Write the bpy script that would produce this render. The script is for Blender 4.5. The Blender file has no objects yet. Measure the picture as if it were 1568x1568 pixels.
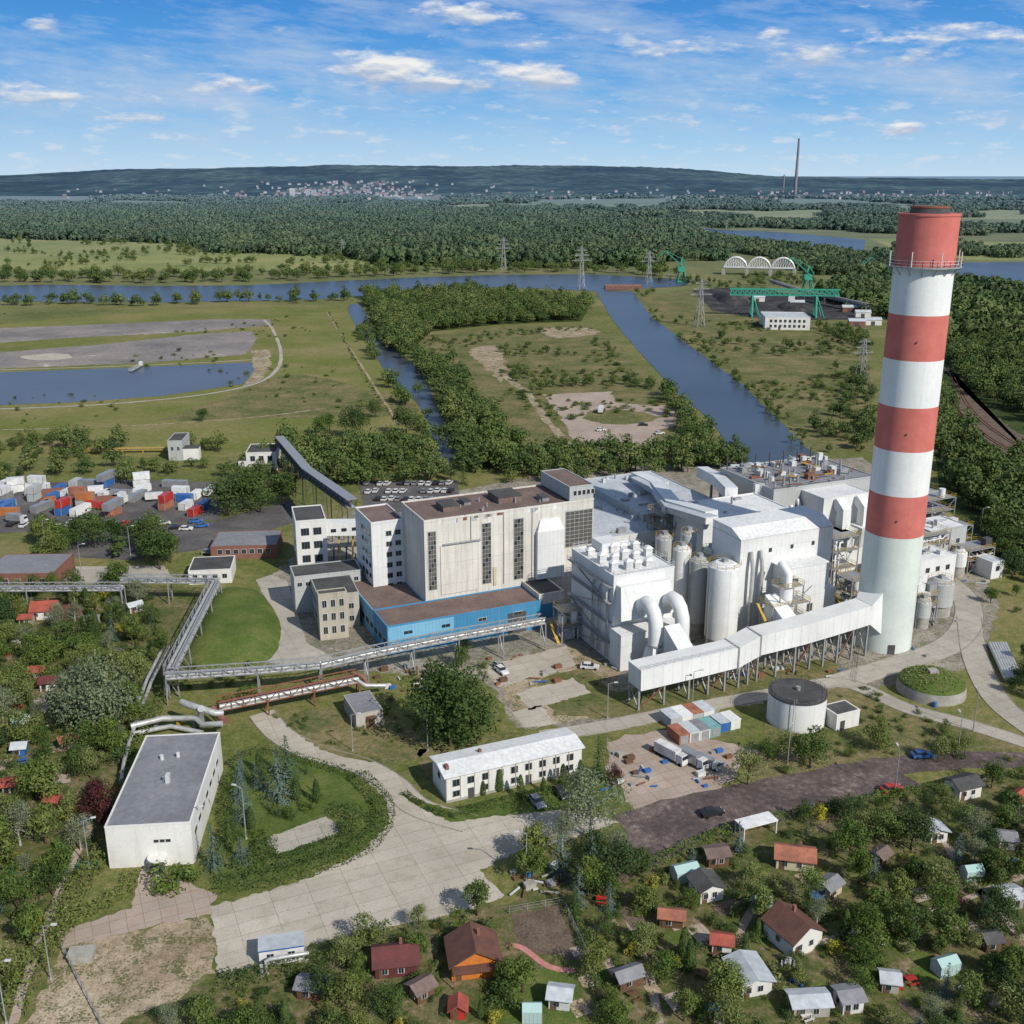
import bpy, bmesh, math, random
from mathutils import Vector, noise
rnd=random.Random(7)
sc=bpy.context.scene
# ---------------------------------------------------------------- survey: photo -> ground plan
D=110.0; FP=1650.0; TH=math.radians(17.46); S,C=math.sin(TH),math.cos(TH)
def ray(px,py):
    u=(px-784)/FP; v=(784-py)/FP
    return Vector((u,C+S*v,-S+C*v))
def P(px,py,z=0.0):
    r=ray(px,py); t=(D-z)/(-r.z)
    return Vector((r.x*t,r.y*t,z))
def ZAT(pt,py):
    v=(784-py)/FP
    return D-pt[1]*(S-v*C)/(C+v*S)
# ---------------------------------------------------------------- materials
MATS={}
class NT:
    def __init__(s,m):
        s.t=m.node_tree; s.t.nodes.clear()
    def n(s,k,**kw):
        x=s.t.nodes.new(k)
        for a,b in kw.items(): setattr(x,a,b)
        return x
    def l(s,a,b): s.t.links.new(a,b)
    def math(s,op,a,b=None,c=None,clamp=False):
        x=s.n('ShaderNodeMath',operation=op); x.use_clamp=clamp
        for i,v in enumerate((a,b,c)):
            if v is None: continue
            if isinstance(v,(int,float)): x.inputs[i].default_value=v
            else: s.l(v,x.inputs[i])
        return x.outputs[0]
    def noise(s,vec,scale,detail=4,rough=.55):
        x=s.n('ShaderNodeTexNoise'); x.inputs['Scale'].default_value=scale
        x.inputs['Detail'].default_value=detail; x.inputs['Roughness'].default_value=rough
        if vec is not None: s.l(vec,x.inputs['Vector'])
        return x.outputs['Fac']
    def mix(s,f,a,b,mode='MIX'):
        x=s.n('ShaderNodeMix',data_type='RGBA',blend_type=mode)
        for i,v in ((0,f),(6,a),(7,b)):
            if isinstance(v,(int,float)): x.inputs[i].default_value=v
            elif isinstance(v,(tuple,list)): x.inputs[i].default_value=(*v[:3],1)
            else: s.l(v,x.inputs[i])
        return x.outputs[2]
    def ramp(s,f,stops,interp='LINEAR'):
        x=s.n('ShaderNodeValToRGB'); cr=x.color_ramp; cr.interpolation=interp
        while len(cr.elements)<len(stops): cr.elements.new(.5)
        for e,(p,c) in zip(cr.elements,stops):
            e.position=p; e.color=(*c[:3],1) if isinstance(c,(tuple,list)) else (c,c,c,1)
        s.l(f,x.inputs[0]); return x.outputs[0]
    def vmul(s,v,k):
        x=s.n('ShaderNodeVectorMath',operation='MULTIPLY'); s.l(v,x.inputs[0]); x.inputs[1].default_value=k
        return x.outputs[0]
    def out(s,col,rough=.8,spec=.25,metal=0,bump=None,bs=.3,bd=.1):
        b=s.n('ShaderNodeBsdfPrincipled'); o=s.n('ShaderNodeOutputMaterial')
        if isinstance(col,(tuple,list)): b.inputs['Base Color'].default_value=(*col[:3],1)
        else: s.l(col,b.inputs['Base Color'])
        b.inputs['Roughness'].default_value=rough
        b.inputs['Specular IOR Level'].default_value=spec
        b.inputs['Metallic'].default_value=metal
        if bump is not None:
            x=s.n('ShaderNodeBump'); x.inputs['Strength'].default_value=bs; x.inputs['Distance'].default_value=bd
            s.l(bump,x.inputs['Height']); s.l(x.outputs[0],b.inputs['Normal'])
        s.l(b.outputs[0],o.inputs[0]); return b
def newmat(name):
    m=bpy.data.materials.new(name); m.use_nodes=True; MATS[name]=m
    return m,NT(m)
def pos(n): return n.n('ShaderNodeNewGeometry').outputs['Position']
def hazed(n,col,y0=900,y1=7500,mx=.92,hz=(.16,.25,.34)):  # air haze painted into base colour: fades to blue-grey with distance
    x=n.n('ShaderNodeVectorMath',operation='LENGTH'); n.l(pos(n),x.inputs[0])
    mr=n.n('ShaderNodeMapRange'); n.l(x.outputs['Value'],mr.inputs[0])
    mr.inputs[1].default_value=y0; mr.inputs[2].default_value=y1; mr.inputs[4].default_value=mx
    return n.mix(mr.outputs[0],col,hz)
def simple(name,c,c2=None,scale=.6,rough=.7,spec=.3,metal=0,streak=0.0):
    m,n=newmat(name); p=pos(n)
    c2=c2 or tuple(x*.72 for x in c)
    f=n.noise(p,scale,4,.6); f=n.ramp(f,[(.35,0.0),(.68,1.0)])
    col=n.mix(f,c,c2)
    fine=n.ramp(n.noise(p,scale*9,2),[(.3,.95),(.7,1.03)] if name.startswith('chimney') else [(.3,.82),(.7,1.08)])
    col=n.mix(1.0,col,fine,'MULTIPLY')
    if streak:
        f2=n.noise(n.vmul(p,(1.2,1.2,.06)),1.0,5,.65)
        f2=n.ramp(f2,[(.5,0.0),(.72,streak)])
        col=n.mix(f2,col,(.16,.12,.09))
    n.out(col,rough,spec,metal); return m
E1=(math.cos(math.radians(24)),math.sin(math.radians(24)))
def clad(name,c,seam=1.0,seamd=.82,streak=.35,hseam=6.0,rough=.55,stain=(.30,.24,.18)):
    m,n=newmat(name); p=pos(n)
    d=n.n('ShaderNodeVectorMath',operation='DOT_PRODUCT'); n.l(p,d.inputs[0])
    d.inputs[1].default_value=(E1[0]-E1[1],E1[1]+E1[0],0)
    fr=n.math('FRACT',n.math('DIVIDE',d.outputs['Value'],seam))
    ln=n.ramp(fr,[(0,seamd),(.07,seamd),(.12,1.0),(1,1.0)])
    sp=n.n('ShaderNodeSeparateXYZ'); n.l(p,sp.inputs[0])
    fz=n.math('FRACT',n.math('DIVIDE',sp.outputs[2],hseam))
    lz=n.ramp(fz,[(0,seamd),(.015,seamd),(.03,1.0),(1,1.0)])
    lines=n.mix(1.0,ln,lz,'MULTIPLY')
    g=n.n('ShaderNodeNewGeometry'); sn=n.n('ShaderNodeSeparateXYZ'); n.l(g.outputs['Normal'],sn.inputs[0])
    wall=n.math('LESS_THAN',n.math('ABSOLUTE',sn.outputs[2]),.3)
    big=n.ramp(n.noise(p,.12,4,.6),[(.3,1.05),(.7,.86)])
    col=n.mix(1.0,c,big,'MULTIPLY')
    col=n.mix(wall,col,n.mix(1.0,col,lines,'MULTIPLY'))
    f2=n.noise(n.vmul(p,(.9,.9,.06)),1.0,5,.7)
    f2=n.ramp(f2,[(.48,0.0),(.75,streak)])
    col=n.mix(f2,col,stain)
    fine=n.ramp(n.noise(p,3.0,3),[(.3,.93),(.7,1.04)])
    col=n.mix(1.0,col,fine,'MULTIPLY')
    n.out(col,rough,.3,0,bump=fr,bs=.15,bd=.03); return m
def ground(name,stops,s1,s2,w=.5,bump=.4,haze=False,rough=.95,weeds=0.0,dry=0.0):
    m,n=newmat(name); p=pos(n)
    a=n.noise(p,s1,5,.6); b=n.noise(p,s2,4,.7)
    f=n.math('ADD',n.math('MULTIPLY',a,1-w),n.math('MULTIPLY',b,w))
    mr=n.n('ShaderNodeMapRange'); n.l(f,mr.inputs[0]); mr.inputs[1].default_value=.36; mr.inputs[2].default_value=.64
    col=n.ramp(mr.outputs[0],stops)
    if weeds:
        wn=n.math('ADD',n.math('MULTIPLY',n.noise(p,s2*.35,4,.7),.5),n.math('MULTIPLY',n.noise(p,s2*2.6,3,.7),.5))
        col=n.mix(n.ramp(wn,[(.5,0.0),(.56,weeds)]),col,(.085,.10,.03))
    if dry:
        wn=n.math('ADD',n.math('MULTIPLY',n.noise(p,s1*2.3,4,.7),.6),n.math('MULTIPLY',n.noise(p,s2*1.7,3,.7),.4))
        col=n.mix(n.ramp(wn,[(.5,0.0),(.6,dry)]),col,(.27,.21,.12))
    fine=n.ramp(n.noise(p,s2*5,3,.6),[(.28,.68),(.72,1.22)])
    col=n.mix(1.0,col,fine,'MULTIPLY')
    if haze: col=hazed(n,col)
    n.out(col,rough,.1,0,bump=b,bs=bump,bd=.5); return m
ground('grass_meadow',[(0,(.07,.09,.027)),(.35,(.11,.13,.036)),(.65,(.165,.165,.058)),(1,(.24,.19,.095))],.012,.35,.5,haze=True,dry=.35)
ground('grass_dike',[(0,(.095,.12,.03)),(.4,(.14,.155,.04)),(.75,(.19,.18,.065)),(1,(.26,.21,.11))],.014,.35,.45,dry=.5)
ground('grass_rough',[(0,(.06,.08,.025)),(.4,(.105,.12,.04)),(.7,(.175,.15,.07)),(1,(.26,.20,.11))],.05,.6,.5,dry=.5)
ground('grass_lawn',[(0,(.055,.09,.02)),(.5,(.085,.125,.028)),(1,(.15,.16,.05))],.1,1.2,.4,dry=.2)
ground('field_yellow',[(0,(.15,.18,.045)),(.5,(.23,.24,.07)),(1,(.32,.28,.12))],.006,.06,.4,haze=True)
ground('garden_soil',[(0,(.05,.07,.022)),(.35,(.085,.105,.03)),(.65,(.15,.13,.065)),(1,(.26,.20,.13))],.16,.9,.5)
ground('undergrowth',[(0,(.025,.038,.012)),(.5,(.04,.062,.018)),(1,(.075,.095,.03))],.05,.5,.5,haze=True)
ground('dirt',[(0,(.22,.17,.11)),(.4,(.33,.26,.18)),(.75,(.43,.35,.25)),(1,(.50,.42,.32))],.07,.9,.5,weeds=.85)
ground('silt',[(0,(.15,.14,.14)),(.5,(.23,.205,.195)),(.9,(.30,.26,.235)),(1,(.46,.44,.41))],.02,.2,.35)
ground('gravel_plant',[(0,(.14,.13,.11)),(.4,(.245,.22,.185)),(.8,(.35,.315,.265)),(1,(.16,.15,.08))],.06,.7,.5,weeds=.7)
ground('plough',[(0,(.08,.06,.045)),(.5,(.14,.105,.08)),(1,(.20,.15,.115))],.3,2.0,.5)
ground('coal',[(0,(.025,.025,.027)),(.5,(.045,.045,.047)),(1,(.12,.11,.105))],.05,.3,.5)
ground('asphalt',[(0,(.07,.067,.07)),(.5,(.105,.10,.10)),(1,(.16,.15,.145))],.09,1.0,.4,.1)
ground('asphalt_wet',[(0,(.06,.045,.045)),(.45,(.10,.078,.075)),(.75,(.155,.12,.11)),(1,(.27,.22,.19))],.12,.8,.5,.1,rough=.7)
def concrete(name,c1,c2,c3,sx=3.0,sy=6.0,ang=24,w3=.6):
    m,n=newmat(name); p=pos(n)
    mp=n.n('ShaderNodeMapping'); mp.inputs['Rotation'].default_value=(0,0,-math.radians(ang)); n.l(p,mp.inputs[0])
    br=n.n('ShaderNodeTexBrick'); n.l(mp.outputs[0],br.inputs['Vector'])
    br.inputs['Scale'].default_value=1; br.inputs['Brick Width'].default_value=sy; br.inputs['Row Height'].default_value=sx
    br.inputs['Mortar Size'].default_value=.06; br.inputs['Mortar Smooth'].default_value=.5; br.offset=.0
    br.inputs['Color1'].default_value=(1,1,1,1); br.inputs['Color2'].default_value=(.90,.89,.88,1); br.inputs['Mortar'].default_value=(.60,.57,.50,1)
    f=n.ramp(n.noise(p,.06,6,.65),[(.36,0.0),(.62,1.0)])
    col=n.mix(f,c1,c2)
    f=n.ramp(n.noise(p,.35,6,.72),[(.50,0.0),(.70,w3)])
    col=n.mix(f,col,c3)
    f=n.ramp(n.noise(p,1.7,4,.7),[(.61,0.0),(.70,.6)])
    col=n.mix(f,col,(.13,.12,.07))
    col=n.mix(1.0,col,br.outputs['Color'],'MULTIPLY')
    fine=n.ramp(n.noise(p,4,3,.6),[(.3,.84),(.7,1.1)])
    col=n.mix(1.0,col,fine,'MULTIPLY')
    n.out(col,.9,.15)
concrete('concrete_yard',(.49,.445,.375),(.40,.365,.305),(.30,.265,.205))
concrete('concrete_road',(.44,.405,.35),(.36,.335,.29),(.26,.235,.195),3,4.5)
concrete('concrete_old',(.43,.355,.30),(.34,.28,.235),(.36,.22,.15),2.5,2.5)
def water(name,c,rip):
    m,n=newmat(name); p=pos(n)
    col=n.mix(n.ramp(n.noise(p,.01,3),[(.35,0.0),(.65,1.0)]),c,tuple(x*.7 for x in c))
    b=n.out(col,.3,.45,0,bump=n.noise(n.vmul(p,(1,.5,1)),rip,3,.6),bs=.3,bd=.15)
water('river_water',(.06,.075,.09),.35); water('pond_water',(.09,.10,.12),.25)
clad('clad_white',(.655,.665,.66),1.2,.86,.2); clad('clad_old',(.60,.58,.53),1.5,.80,.6,5.6)
clad('clad_grey',(.40,.42,.42),1.0,.82,.35); clad('clad_blue',(.05,.23,.42),.9,.72,.25,3.2); clad('clad_bluelight',(.17,.40,.58),.9,.8,.2,3.2)
clad('plaster_white',(.665,.66,.63),30,.95,.28,30,.8); clad('plaster_grey',(.38,.36,.32),30,.95,.5,30,.85,(.15,.13,.11))
clad('plaster_beige',(.42,.385,.31),30,.95,.4,30,.85,(.15,.13,.11))
clad('duct_white',(.68,.69,.68),2.4,.86,.16,30,.45)
simple('roof_brown',(.14,.10,.09),(.20,.15,.13),.15,.9,.1); simple('roof_grey',(.18,.185,.20),(.23,.235,.25),.12,.8,.2)
simple('roof_light',(.48,.51,.54),(.38,.41,.44),.1,.7,.2); simple('roof_white',(.70,.71,.705),(.60,.61,.61),.15,.6)
simple('roof_dark',(.06,.06,.062),(.10,.10,.10),.2,.9,.1); simple('roof_red',(.36,.09,.06),(.24,.06,.045),.5,.8)
simple('roof_maroon',(.13,.035,.035),(.09,.03,.03),.5,.7); simple('roof_tile_brown',(.15,.07,.05),(.10,.05,.04),.6,.8); simple('roof_rust',(.38,.15,.09),(.22,.09,.06),.5,.8)
simple('steel_grey',(.34,.35,.36),None,1,.5,.5,.2); simple('steel_dark',(.08,.08,.085),None,1,.6); simple('steel_white',(.60,.61,.61),None,1,.5)
simple('steel_yellow',(.50,.34,.05),None,1,.5); simple('steel_green',(.05,.32,.22),None,1,.5); simple('rust',(.24,.10,.055),(.14,.07,.045),1.5,.85)
simple('pipe_lagging',(.50,.51,.50),(.35,.35,.33),.8,.45,.5,.3); simple('pipe_red',(.26,.11,.085),(.18,.08,.06),1,.6)
simple('chimney_red',(.54,.165,.14),(.46,.13,.11),.25,.8,.15,0,.14); simple('chimney_white',(.69,.70,.69),(.63,.65,.65),.2,.75,.15,0,.1)
simple('chimney_pale',(.57,.62,.575),(.51,.56,.53),.15,.75,.15,0,.1)
simple('concrete_plain',(.38,.365,.33),(.27,.255,.22),.8,.9,.1); simple('brick_red',(.24,.12,.09),(.19,.09,.07),1.5,.9,.1)
simple('kerb_stone',(.34,.32,.28),(.20,.18,.14),.5,.9,.1)
simple('wood_orange',(.58,.20,.035),(.46,.14,.03),2,.7); simple('wood_brown',(.14,.08,.045),None,2,.8); simple('bark',(.10,.075,.055),None,3,.95,.05)
simple('bark_birch',(.5,.49,.46),(.2,.19,.17),3,.9)
simple('paint_white',(.67,.67,.67),None,.5,.4,.4); simple('paint_red',(.45,.04,.03),None,.5,.35,.4); simple('paint_blue',(.04,.14,.40),None,.5,.35,.4)
simple('paint_silver',(.38,.39,.40),None,.5,.3,.5,.4); simple('paint_black',(.025,.025,.03),None,.5,.25,.5); simple('paint_orange',(.45,.17,.06),None,.5,.5)
simple('paint_teal',(.18,.38,.38),None,.5,.5); simple('paint_cream',(.56,.50,.36),None,.8,.8)
simple('rubber',(.02,.02,.02),None,2,.9,.1); simple('path_pink',(.55,.24,.21),None,1,.9); simple('louvre',(.07,.065,.06),(.12,.11,.095),2.0,.6)
m,n=newmat('glass_dark'); n.out((.018,.024,.03),.12,.8)
m,n=newmat('greenhouse_glass'); n.out((.35,.50,.48),.2,.7)
def foliage(name,cs,haze=False,tr=.25):
    m,n=newmat(name); p=pos(n)
    oi=n.n('ShaderNodeObjectInfo').outputs['Random']
    col=n.ramp(oi,[(i/(len(cs)-1),c) for i,c in enumerate(cs)])
    f=n.ramp(n.noise(p,1.1 if not haze else .02,2,.6),[(.3,.6),(.7,1.38)])
    col=n.mix(1.0,col,f,'MULTIPLY')
    if haze: col=hazed(n,col)
    b_=n.out(col,.75,.12)
    if tr<=0: return
    t=n.n('ShaderNodeBsdfTranslucent'); n.l(col,t.inputs[0])
    mx=n.n('ShaderNodeMixShader'); mx.inputs[0].default_value=tr
    o=[x for x in n.t.nodes if x.type=='OUTPUT_MATERIAL'][0]
    n.l(b_.outputs[0],mx.inputs[1]); n.l(t.outputs[0],mx.inputs[2]); n.l(mx.outputs[0],o.inputs[0])
foliage('leaf_green',[(.08,.135,.03),(.13,.18,.04),(.065,.11,.03),(.17,.20,.055),(.10,.15,.04)])
foliage('leaf_light',[(.17,.21,.07),(.20,.22,.08),(.14,.20,.055)])
foliage('leaf_dark',[(.045,.08,.025),(.07,.115,.03),(.09,.125,.04),(.05,.09,.035)])
foliage('leaf_silver',[(.20,.235,.14),(.16,.195,.11),(.22,.24,.15)])
foliage('leaf_spruce',[(.11,.16,.135),(.065,.11,.07),(.13,.18,.165)])
foliage('leaf_thuja',[(.05,.085,.025),(.075,.115,.03),(.055,.09,.028)])
foliage('leaf_mid_green',[(.085,.13,.035),(.07,.11,.03),(.14,.165,.05),(.10,.14,.045)],False,0)
foliage('leaf_mid_dark',[(.05,.085,.028),(.065,.10,.03),(.095,.125,.04)],False,0)
foliage('leaf_far',[(.045,.08,.026),(.065,.10,.032),(.10,.125,.042)],True,0)
foliage('leaf_maroon',[(.08,.025,.03),(.065,.02,.025),(.09,.03,.03)])
foliage('leaf_yellow',[(.36,.33,.05),(.28,.27,.05),(.42,.38,.04)])
# ---------------------------------------------------------------- builder
def link(o): sc.collection.objects.link(o); return o
class Bld:
    def __init__(s,name,o=(0,0),ang=24.0,z=0.0):
        s.name=name; s.o=Vector((o[0],o[1],z)); s.ang=math.radians(ang)
        s.e1=Vector((math.cos(s.ang),math.sin(s.ang),0)); s.e2=Vector((-math.sin(s.ang),math.cos(s.ang),0)); s.parts={}
    def loc(s,w): d=w-s.o; return (d.dot(s.e1),d.dot(s.e2),d.z)
    def L(s,px,py,z=0): return Vector(s.loc(P(px,py,z+s.o.z)))
    def fr(s,px,py,b):
        r=ray(px,py); c=Vector((0,0,D)); t=(b-(c-s.o).dot(s.e2))/r.dot(s.e2); q=s.loc(c+r*t); return q[0],q[2]
    def lf(s,px,py,a):
        r=ray(px,py); c=Vector((0,0,D)); t=(a-(c-s.o).dot(s.e1))/r.dot(s.e1); q=s.loc(c+r*t); return q[1],q[2]
    def add(s,part,mat,vs,fs,smooth=False):
        p=s.parts.setdefault(part,dict(v=[],f=[],m=[],mats=[],s=[]))
        if mat not in p['mats']: p['mats'].append(mat)
        k=len(p['v']); mi=p['mats'].index(mat)
        p['v'].extend([tuple(v) for v in vs])
        for f in fs: p['f'].append(tuple(i+k for i in f)); p['m'].append(mi); p['s'].append(smooth)
    def box(s,part,mat,a0,a1,b0,b1,z0,z1):
        if a0>a1:a0,a1=a1,a0
        if b0>b1:b0,b1=b1,b0
        v=[(a0,b0,z0),(a1,b0,z0),(a1,b1,z0),(a0,b1,z0),(a0,b0,z1),(a1,b0,z1),(a1,b1,z1),(a0,b1,z1)]
        s.add(part,mat,v,[(0,3,2,1),(4,5,6,7),(0,1,5,4),(1,2,6,5),(2,3,7,6),(3,0,4,7)])
    def hull8(s,part,mat,lo,hi):
        s.add(part,mat,list(lo)+list(hi),[(0,3,2,1),(4,5,6,7),(0,1,5,4),(1,2,6,5),(2,3,7,6),(3,0,4,7)])
    def gable(s,part,mat,a0,a1,b0,b1,z0,zr,along='a',ov=.4,wall=None,wm=None):
        t=.15
        if along=='a':
            bm=(b0+b1)/2
            e=[(b0-ov,z0-ov*(zr-z0)/(bm-b0)),(bm,zr),(b1+ov,z0-ov*(zr-z0)/(bm-b0))]
            mk=lambda x,q:(x,q[0],q[1]); x0,x1=a0-ov,a1+ov
        else:
            am=(a0+a1)/2
            e=[(a0-ov,z0-ov*(zr-z0)/(am-a0)),(am,zr),(a1+ov,z0-ov*(zr-z0)/(am-a0))]
            mk=lambda x,q:(q[0],x,q[1]); x0,x1=b0-ov,b1+ov
        pr=e+[(q[0],q[1]+t) for q in e[::-1]]
        v=[mk(x0,q) for q in pr]+[mk(x1,q) for q in pr]
        s.add(part,mat,v,[(0,1,4,5),(1,2,3,4),(6,11,10,7),(7,10,9,8)]+[(i,(i+1)%6+0,(i+1)%6+6,i+6) for i in range(6)])
        if wall:
            if along=='a':
                for x in (a0,a1): s.add(wall,wm,[(x,b0,z0),(x,b1,z0),(x,(b0+b1)/2,zr-.02)],[(0,1,2)])
            else:
                for y in (b0,b1): s.add(wall,wm,[(a0,y,z0),(a1,y,z0),((a0+a1)/2,y,zr-.02)],[(0,1,2)])
    def cyl(s,part,mat,cx,cy,z0,z1,r0,r1=None,n=20,cap=True):
        r1=r0 if r1 is None else r1
        a=[(cx+r0*math.cos(2*math.pi*i/n),cy+r0*math.sin(2*math.pi*i/n),z0) for i in range(n)]
        b=[(cx+r1*math.cos(2*math.pi*i/n),cy+r1*math.sin(2*math.pi*i/n),z1) for i in range(n)]
        s.add(part,mat,a+b,[(i,(i+1)%n,(i+1)%n+n,i+n) for i in range(n)],True)
        if cap: s.add(part,mat,a,[tuple(range(n))[::-1]]); s.add(part,mat,b,[tuple(range(n))])
    def sweep(s,part,mat,pts,prof,smooth=None,n=10):
        if isinstance(prof,(int,float)):
            r=prof; prof=[(r*math.cos(2*math.pi*i/n),r*math.sin(2*math.pi*i/n)) for i in range(n)]; smooth=True if smooth is None else smooth
        pts=[Vector(p) for p in pts]; k=len(prof); v=[]; side=None
        for i,p in enumerate(pts):
            t=Vector((0,0,0))
            if i>0: t+=(p-pts[i-1]).normalized()
            if i<len(pts)-1: t+=(pts[i+1]-p).normalized()
            t.normalize()
            sd=t.cross(Vector((0,0,1)))
            if sd.length<.15: sd=side if side is not None else Vector((1,0,0)); sd=(sd-t*sd.dot(t))
            sd.normalize()
            if side is not None and sd.dot(side)<-.2: sd=-sd
            side=sd; up=sd.cross(t).normalized()
            for x,y in prof: v.append(p+sd*x+up*y)
        fs=[]
        for i in range(len(pts)-1):
            for j in range(k): fs.append((i*k+j,i*k+(j+1)%k,(i+1)*k+(j+1)%k,(i+1)*k+j))
        s.add(part,mat,v,fs,bool(smooth))
        s.add(part,mat,v[:k],[tuple(range(k))]); s.add(part,mat,v[-k:],[tuple(range(k))[::-1]])
    def beam(s,part,mat,p,q,w,h=None):
        h=h or w; s.sweep(part,mat,[p,q],[(-w/2,-h/2),(w/2,-h/2),(w/2,h/2),(-w/2,h/2)],False)
    def winf(s,a,z,w,h,b,fm='steel_white',gm='glass_dark',mull=1):
        s.box('window_frames',fm,a-w/2-.08,a+w/2+.08,b-.06,b+.02,z-h/2-.08,z+h/2+.08)
        k=mull+1; g=w/k
        for i in range(k): s.box('window_glass',gm,a-w/2+i*g+.03,a-w/2+(i+1)*g-.03,b-.09,b-.03,z-h/2,z+h/2)
    def winl(s,b,z,w,h,a,fm='steel_white',gm='glass_dark',mull=1,sgn=-1):
        s.box('window_frames',fm,a+sgn*.06,a-sgn*.02,b-w/2-.08,b+w/2+.08,z-h/2-.08,z+h/2+.08)
        k=mull+1; g=w/k
        for i in range(k): s.box('window_glass',gm,a+sgn*.09,a+sgn*.03,b-w/2+i*g+.03,b-w/2+(i+1)*g-.03,z-h/2,z+h/2)
    def rail(s,pts,mat='steel_yellow',h=1.1,r=.07,part='railings'):
        pts=[Vector(p) for p in pts]
        for i in range(len(pts)-1):
            p,q=pts[i],pts[i+1]
            for hh in (h,h*.5): s.beam(part,mat,p+Vector((0,0,hh)),q+Vector((0,0,hh)),r)
            n=max(1,int((q-p).length/2))
            for j in range(n+1):
                c=p.lerp(q,j/n); s.beam(part,mat,c,c+Vector((0,0,h)),r)
    def platform(s,a0,a1,b0,b1,z,legs=True,mat='steel_grey',rm='steel_yellow',zb=0):
        s.box('platforms',mat,a0,a1,b0,b1,z-.12,z)
        s.rail([(a0,b0,z),(a1,b0,z),(a1,b1,z),(a0,b1,z),(a0,b0,z)],rm)
        if legs:
            for a in (a0+.1,a1-.1):
                for b in (b0+.1,b1-.1): s.box('columns',mat,a-.12,a+.12,b-.12,b+.12,zb,z-.12)
    def mesh(s,p,nm):
        me=bpy.data.meshes.new(nm); me.from_pydata(p['v'],[],p['f'])
        for m in p['mats']: me.materials.append(MATS[m])
        me.polygons.foreach_set('material_index',p['m']); me.polygons.foreach_set('use_smooth',p['s']); me.update()
        return me
    def done(s):
        if len(s.parts)==1:
            k=list(s.parts)[0]; o=link(bpy.data.objects.new(s.name,s.mesh(s.parts[k],s.name))); o.location=s.o; o.rotation_euler[2]=s.ang; return o
        e=link(bpy.data.objects.new(s.name,None)); e.location=s.o; e.rotation_euler[2]=s.ang; e.empty_display_size=.5
        for k,p in s.parts.items():
            o=link(bpy.data.objects.new(k,s.mesh(p,s.name+'_'+k))); o.parent=e
        return e
def bb(name,A,zt,Bp,Cp,ang=24,wall='clad_white',roof='roof_light',par=.5,z0=0):
    b=Bld(name,P(A[0],A[1],zt),ang); b.w=b.L(Bp[0],Bp[1],zt)[0]; b.d=b.L(Cp[0],Cp[1],zt)[1]; b.h=zt
    shell(b,0,b.w,0,b.d,z0,zt,wall,roof,par); return b
def shell(b,a0,a1,b0,b1,z0,z1,wall,roof,par=.5,part='walls'):
    b.box(part,wall,a0,a1,b0,b1,z0,z1)
    t=.25
    if par>0:
        b.box('parapet',wall,a0-.05,a1+.05,b0-.05,b0+t,z1+.003,z1+par); b.box('parapet',wall,a0-.05,a1+.05,b1-t,b1+.05,z1+.003,z1+par)
        b.box('parapet',wall,a0-.05,a0+t,b0+t+.003,b1-t-.003,z1+.003,z1+par); b.box('parapet',wall,a1-t,a1+.05,b0+t+.003,b1-t-.003,z1+.003,z1+par)
    b.box('roof',roof,a0+t+.01,a1-t-.01,b0+t+.01,b1-t-.01,z1+.004,z1+.12)
# ---------------------------------------------------------------- ground patches
def crom(pts,k=5,closed=False):
    n=len(pts); out=[]
    rng=range(n) if closed else range(n-1)
    for i in rng:
        if closed: p0,p1,p2,p3=pts[(i-1)%n],pts[i],pts[(i+1)%n],pts[(i+2)%n]
        else: p0,p1,p2,p3=pts[max(i-1,0)],pts[i],pts[i+1],pts[min(i+2,n-1)]
        for j in range(k):
            t=j/k
            out.append(.5*((2*p1)+(-p0+p2)*t+(2*p0-5*p1+4*p2-p3)*t*t+(-p0+3*p1-3*p2+p3)*t*t*t))
    if not closed: out.append(pts[-1])
    return out
def patch(name,pix,mat,z,jit=0.0,smooth=False):
    w=[P(*p) for p in pix]
    if smooth: w=crom(w,5,True)
    if jit>0:
        o=[]
        for i,p in enumerate(w):
            q=w[(i+1)%len(w)]; k=max(1,min(30,int((q-p).length/(jit*1.5))))
            for j in range(k): o.append(p.lerp(q,j/k))
        w=[p+(Vector((noise.noise(p*.25/jit),noise.noise(p*.25/jit+Vector((9,5,2))),0))*1.8+Vector((noise.noise(p*1.1/jit),noise.noise(p*1.1/jit+Vector((9,5,2))),0))*.9)*jit for p in o]
    me=bpy.data.meshes.new(name); me.from_pydata([(p.x,p.y,z) for p in w],[],[tuple(range(len(w)))]); me.materials.append(MATS[mat]); me.update()
    if me.polygons[0].normal.z<0: me.flip_normals()
    return link(bpy.data.objects.new(name,me))
def road(name,pix,width,mat,z,kerb=True,wob=0):
    pts=crom([P(*p) for p in pix],8); b=Bld(name,(0,0),0); Lp=[];Rp=[]
    for i,p in enumerate(pts):
        t=(pts[min(i+1,len(pts)-1)]-pts[max(i-1,0)]).normalized(); s_=Vector((t.y,-t.x,0))
        Lp.append(p-s_*(width/2+wob*noise.noise(p*.3))); Rp.append(p+s_*(width/2+wob*noise.noise(p*.3+Vector((7,7,0)))))
    v=[(p.x,p.y,z) for p in Lp+Rp]; n=len(Lp)
    b.add('surface',mat,v,[(i,i+n,i+n+1,i+1) for i in range(n-1)])
    if kerb:
        for E in (Lp,Rp): b.sweep('kerb','kerb_stone',[(p.x,p.y,.06) for p in E],[(-.08,-.06),(.08,-.06),(.08,.06),(-.08,.06)],False)
    return b.done()
me=bpy.data.meshes.new('ground'); me.from_pydata([(-30000,-200,0),(30000,-200,0),(30000,40000,0),(-30000,40000,0)],[],[(0,1,2,3)]); me.materials.append(MATS['grass_meadow']); link(bpy.data.objects.new('ground',me))
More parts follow.
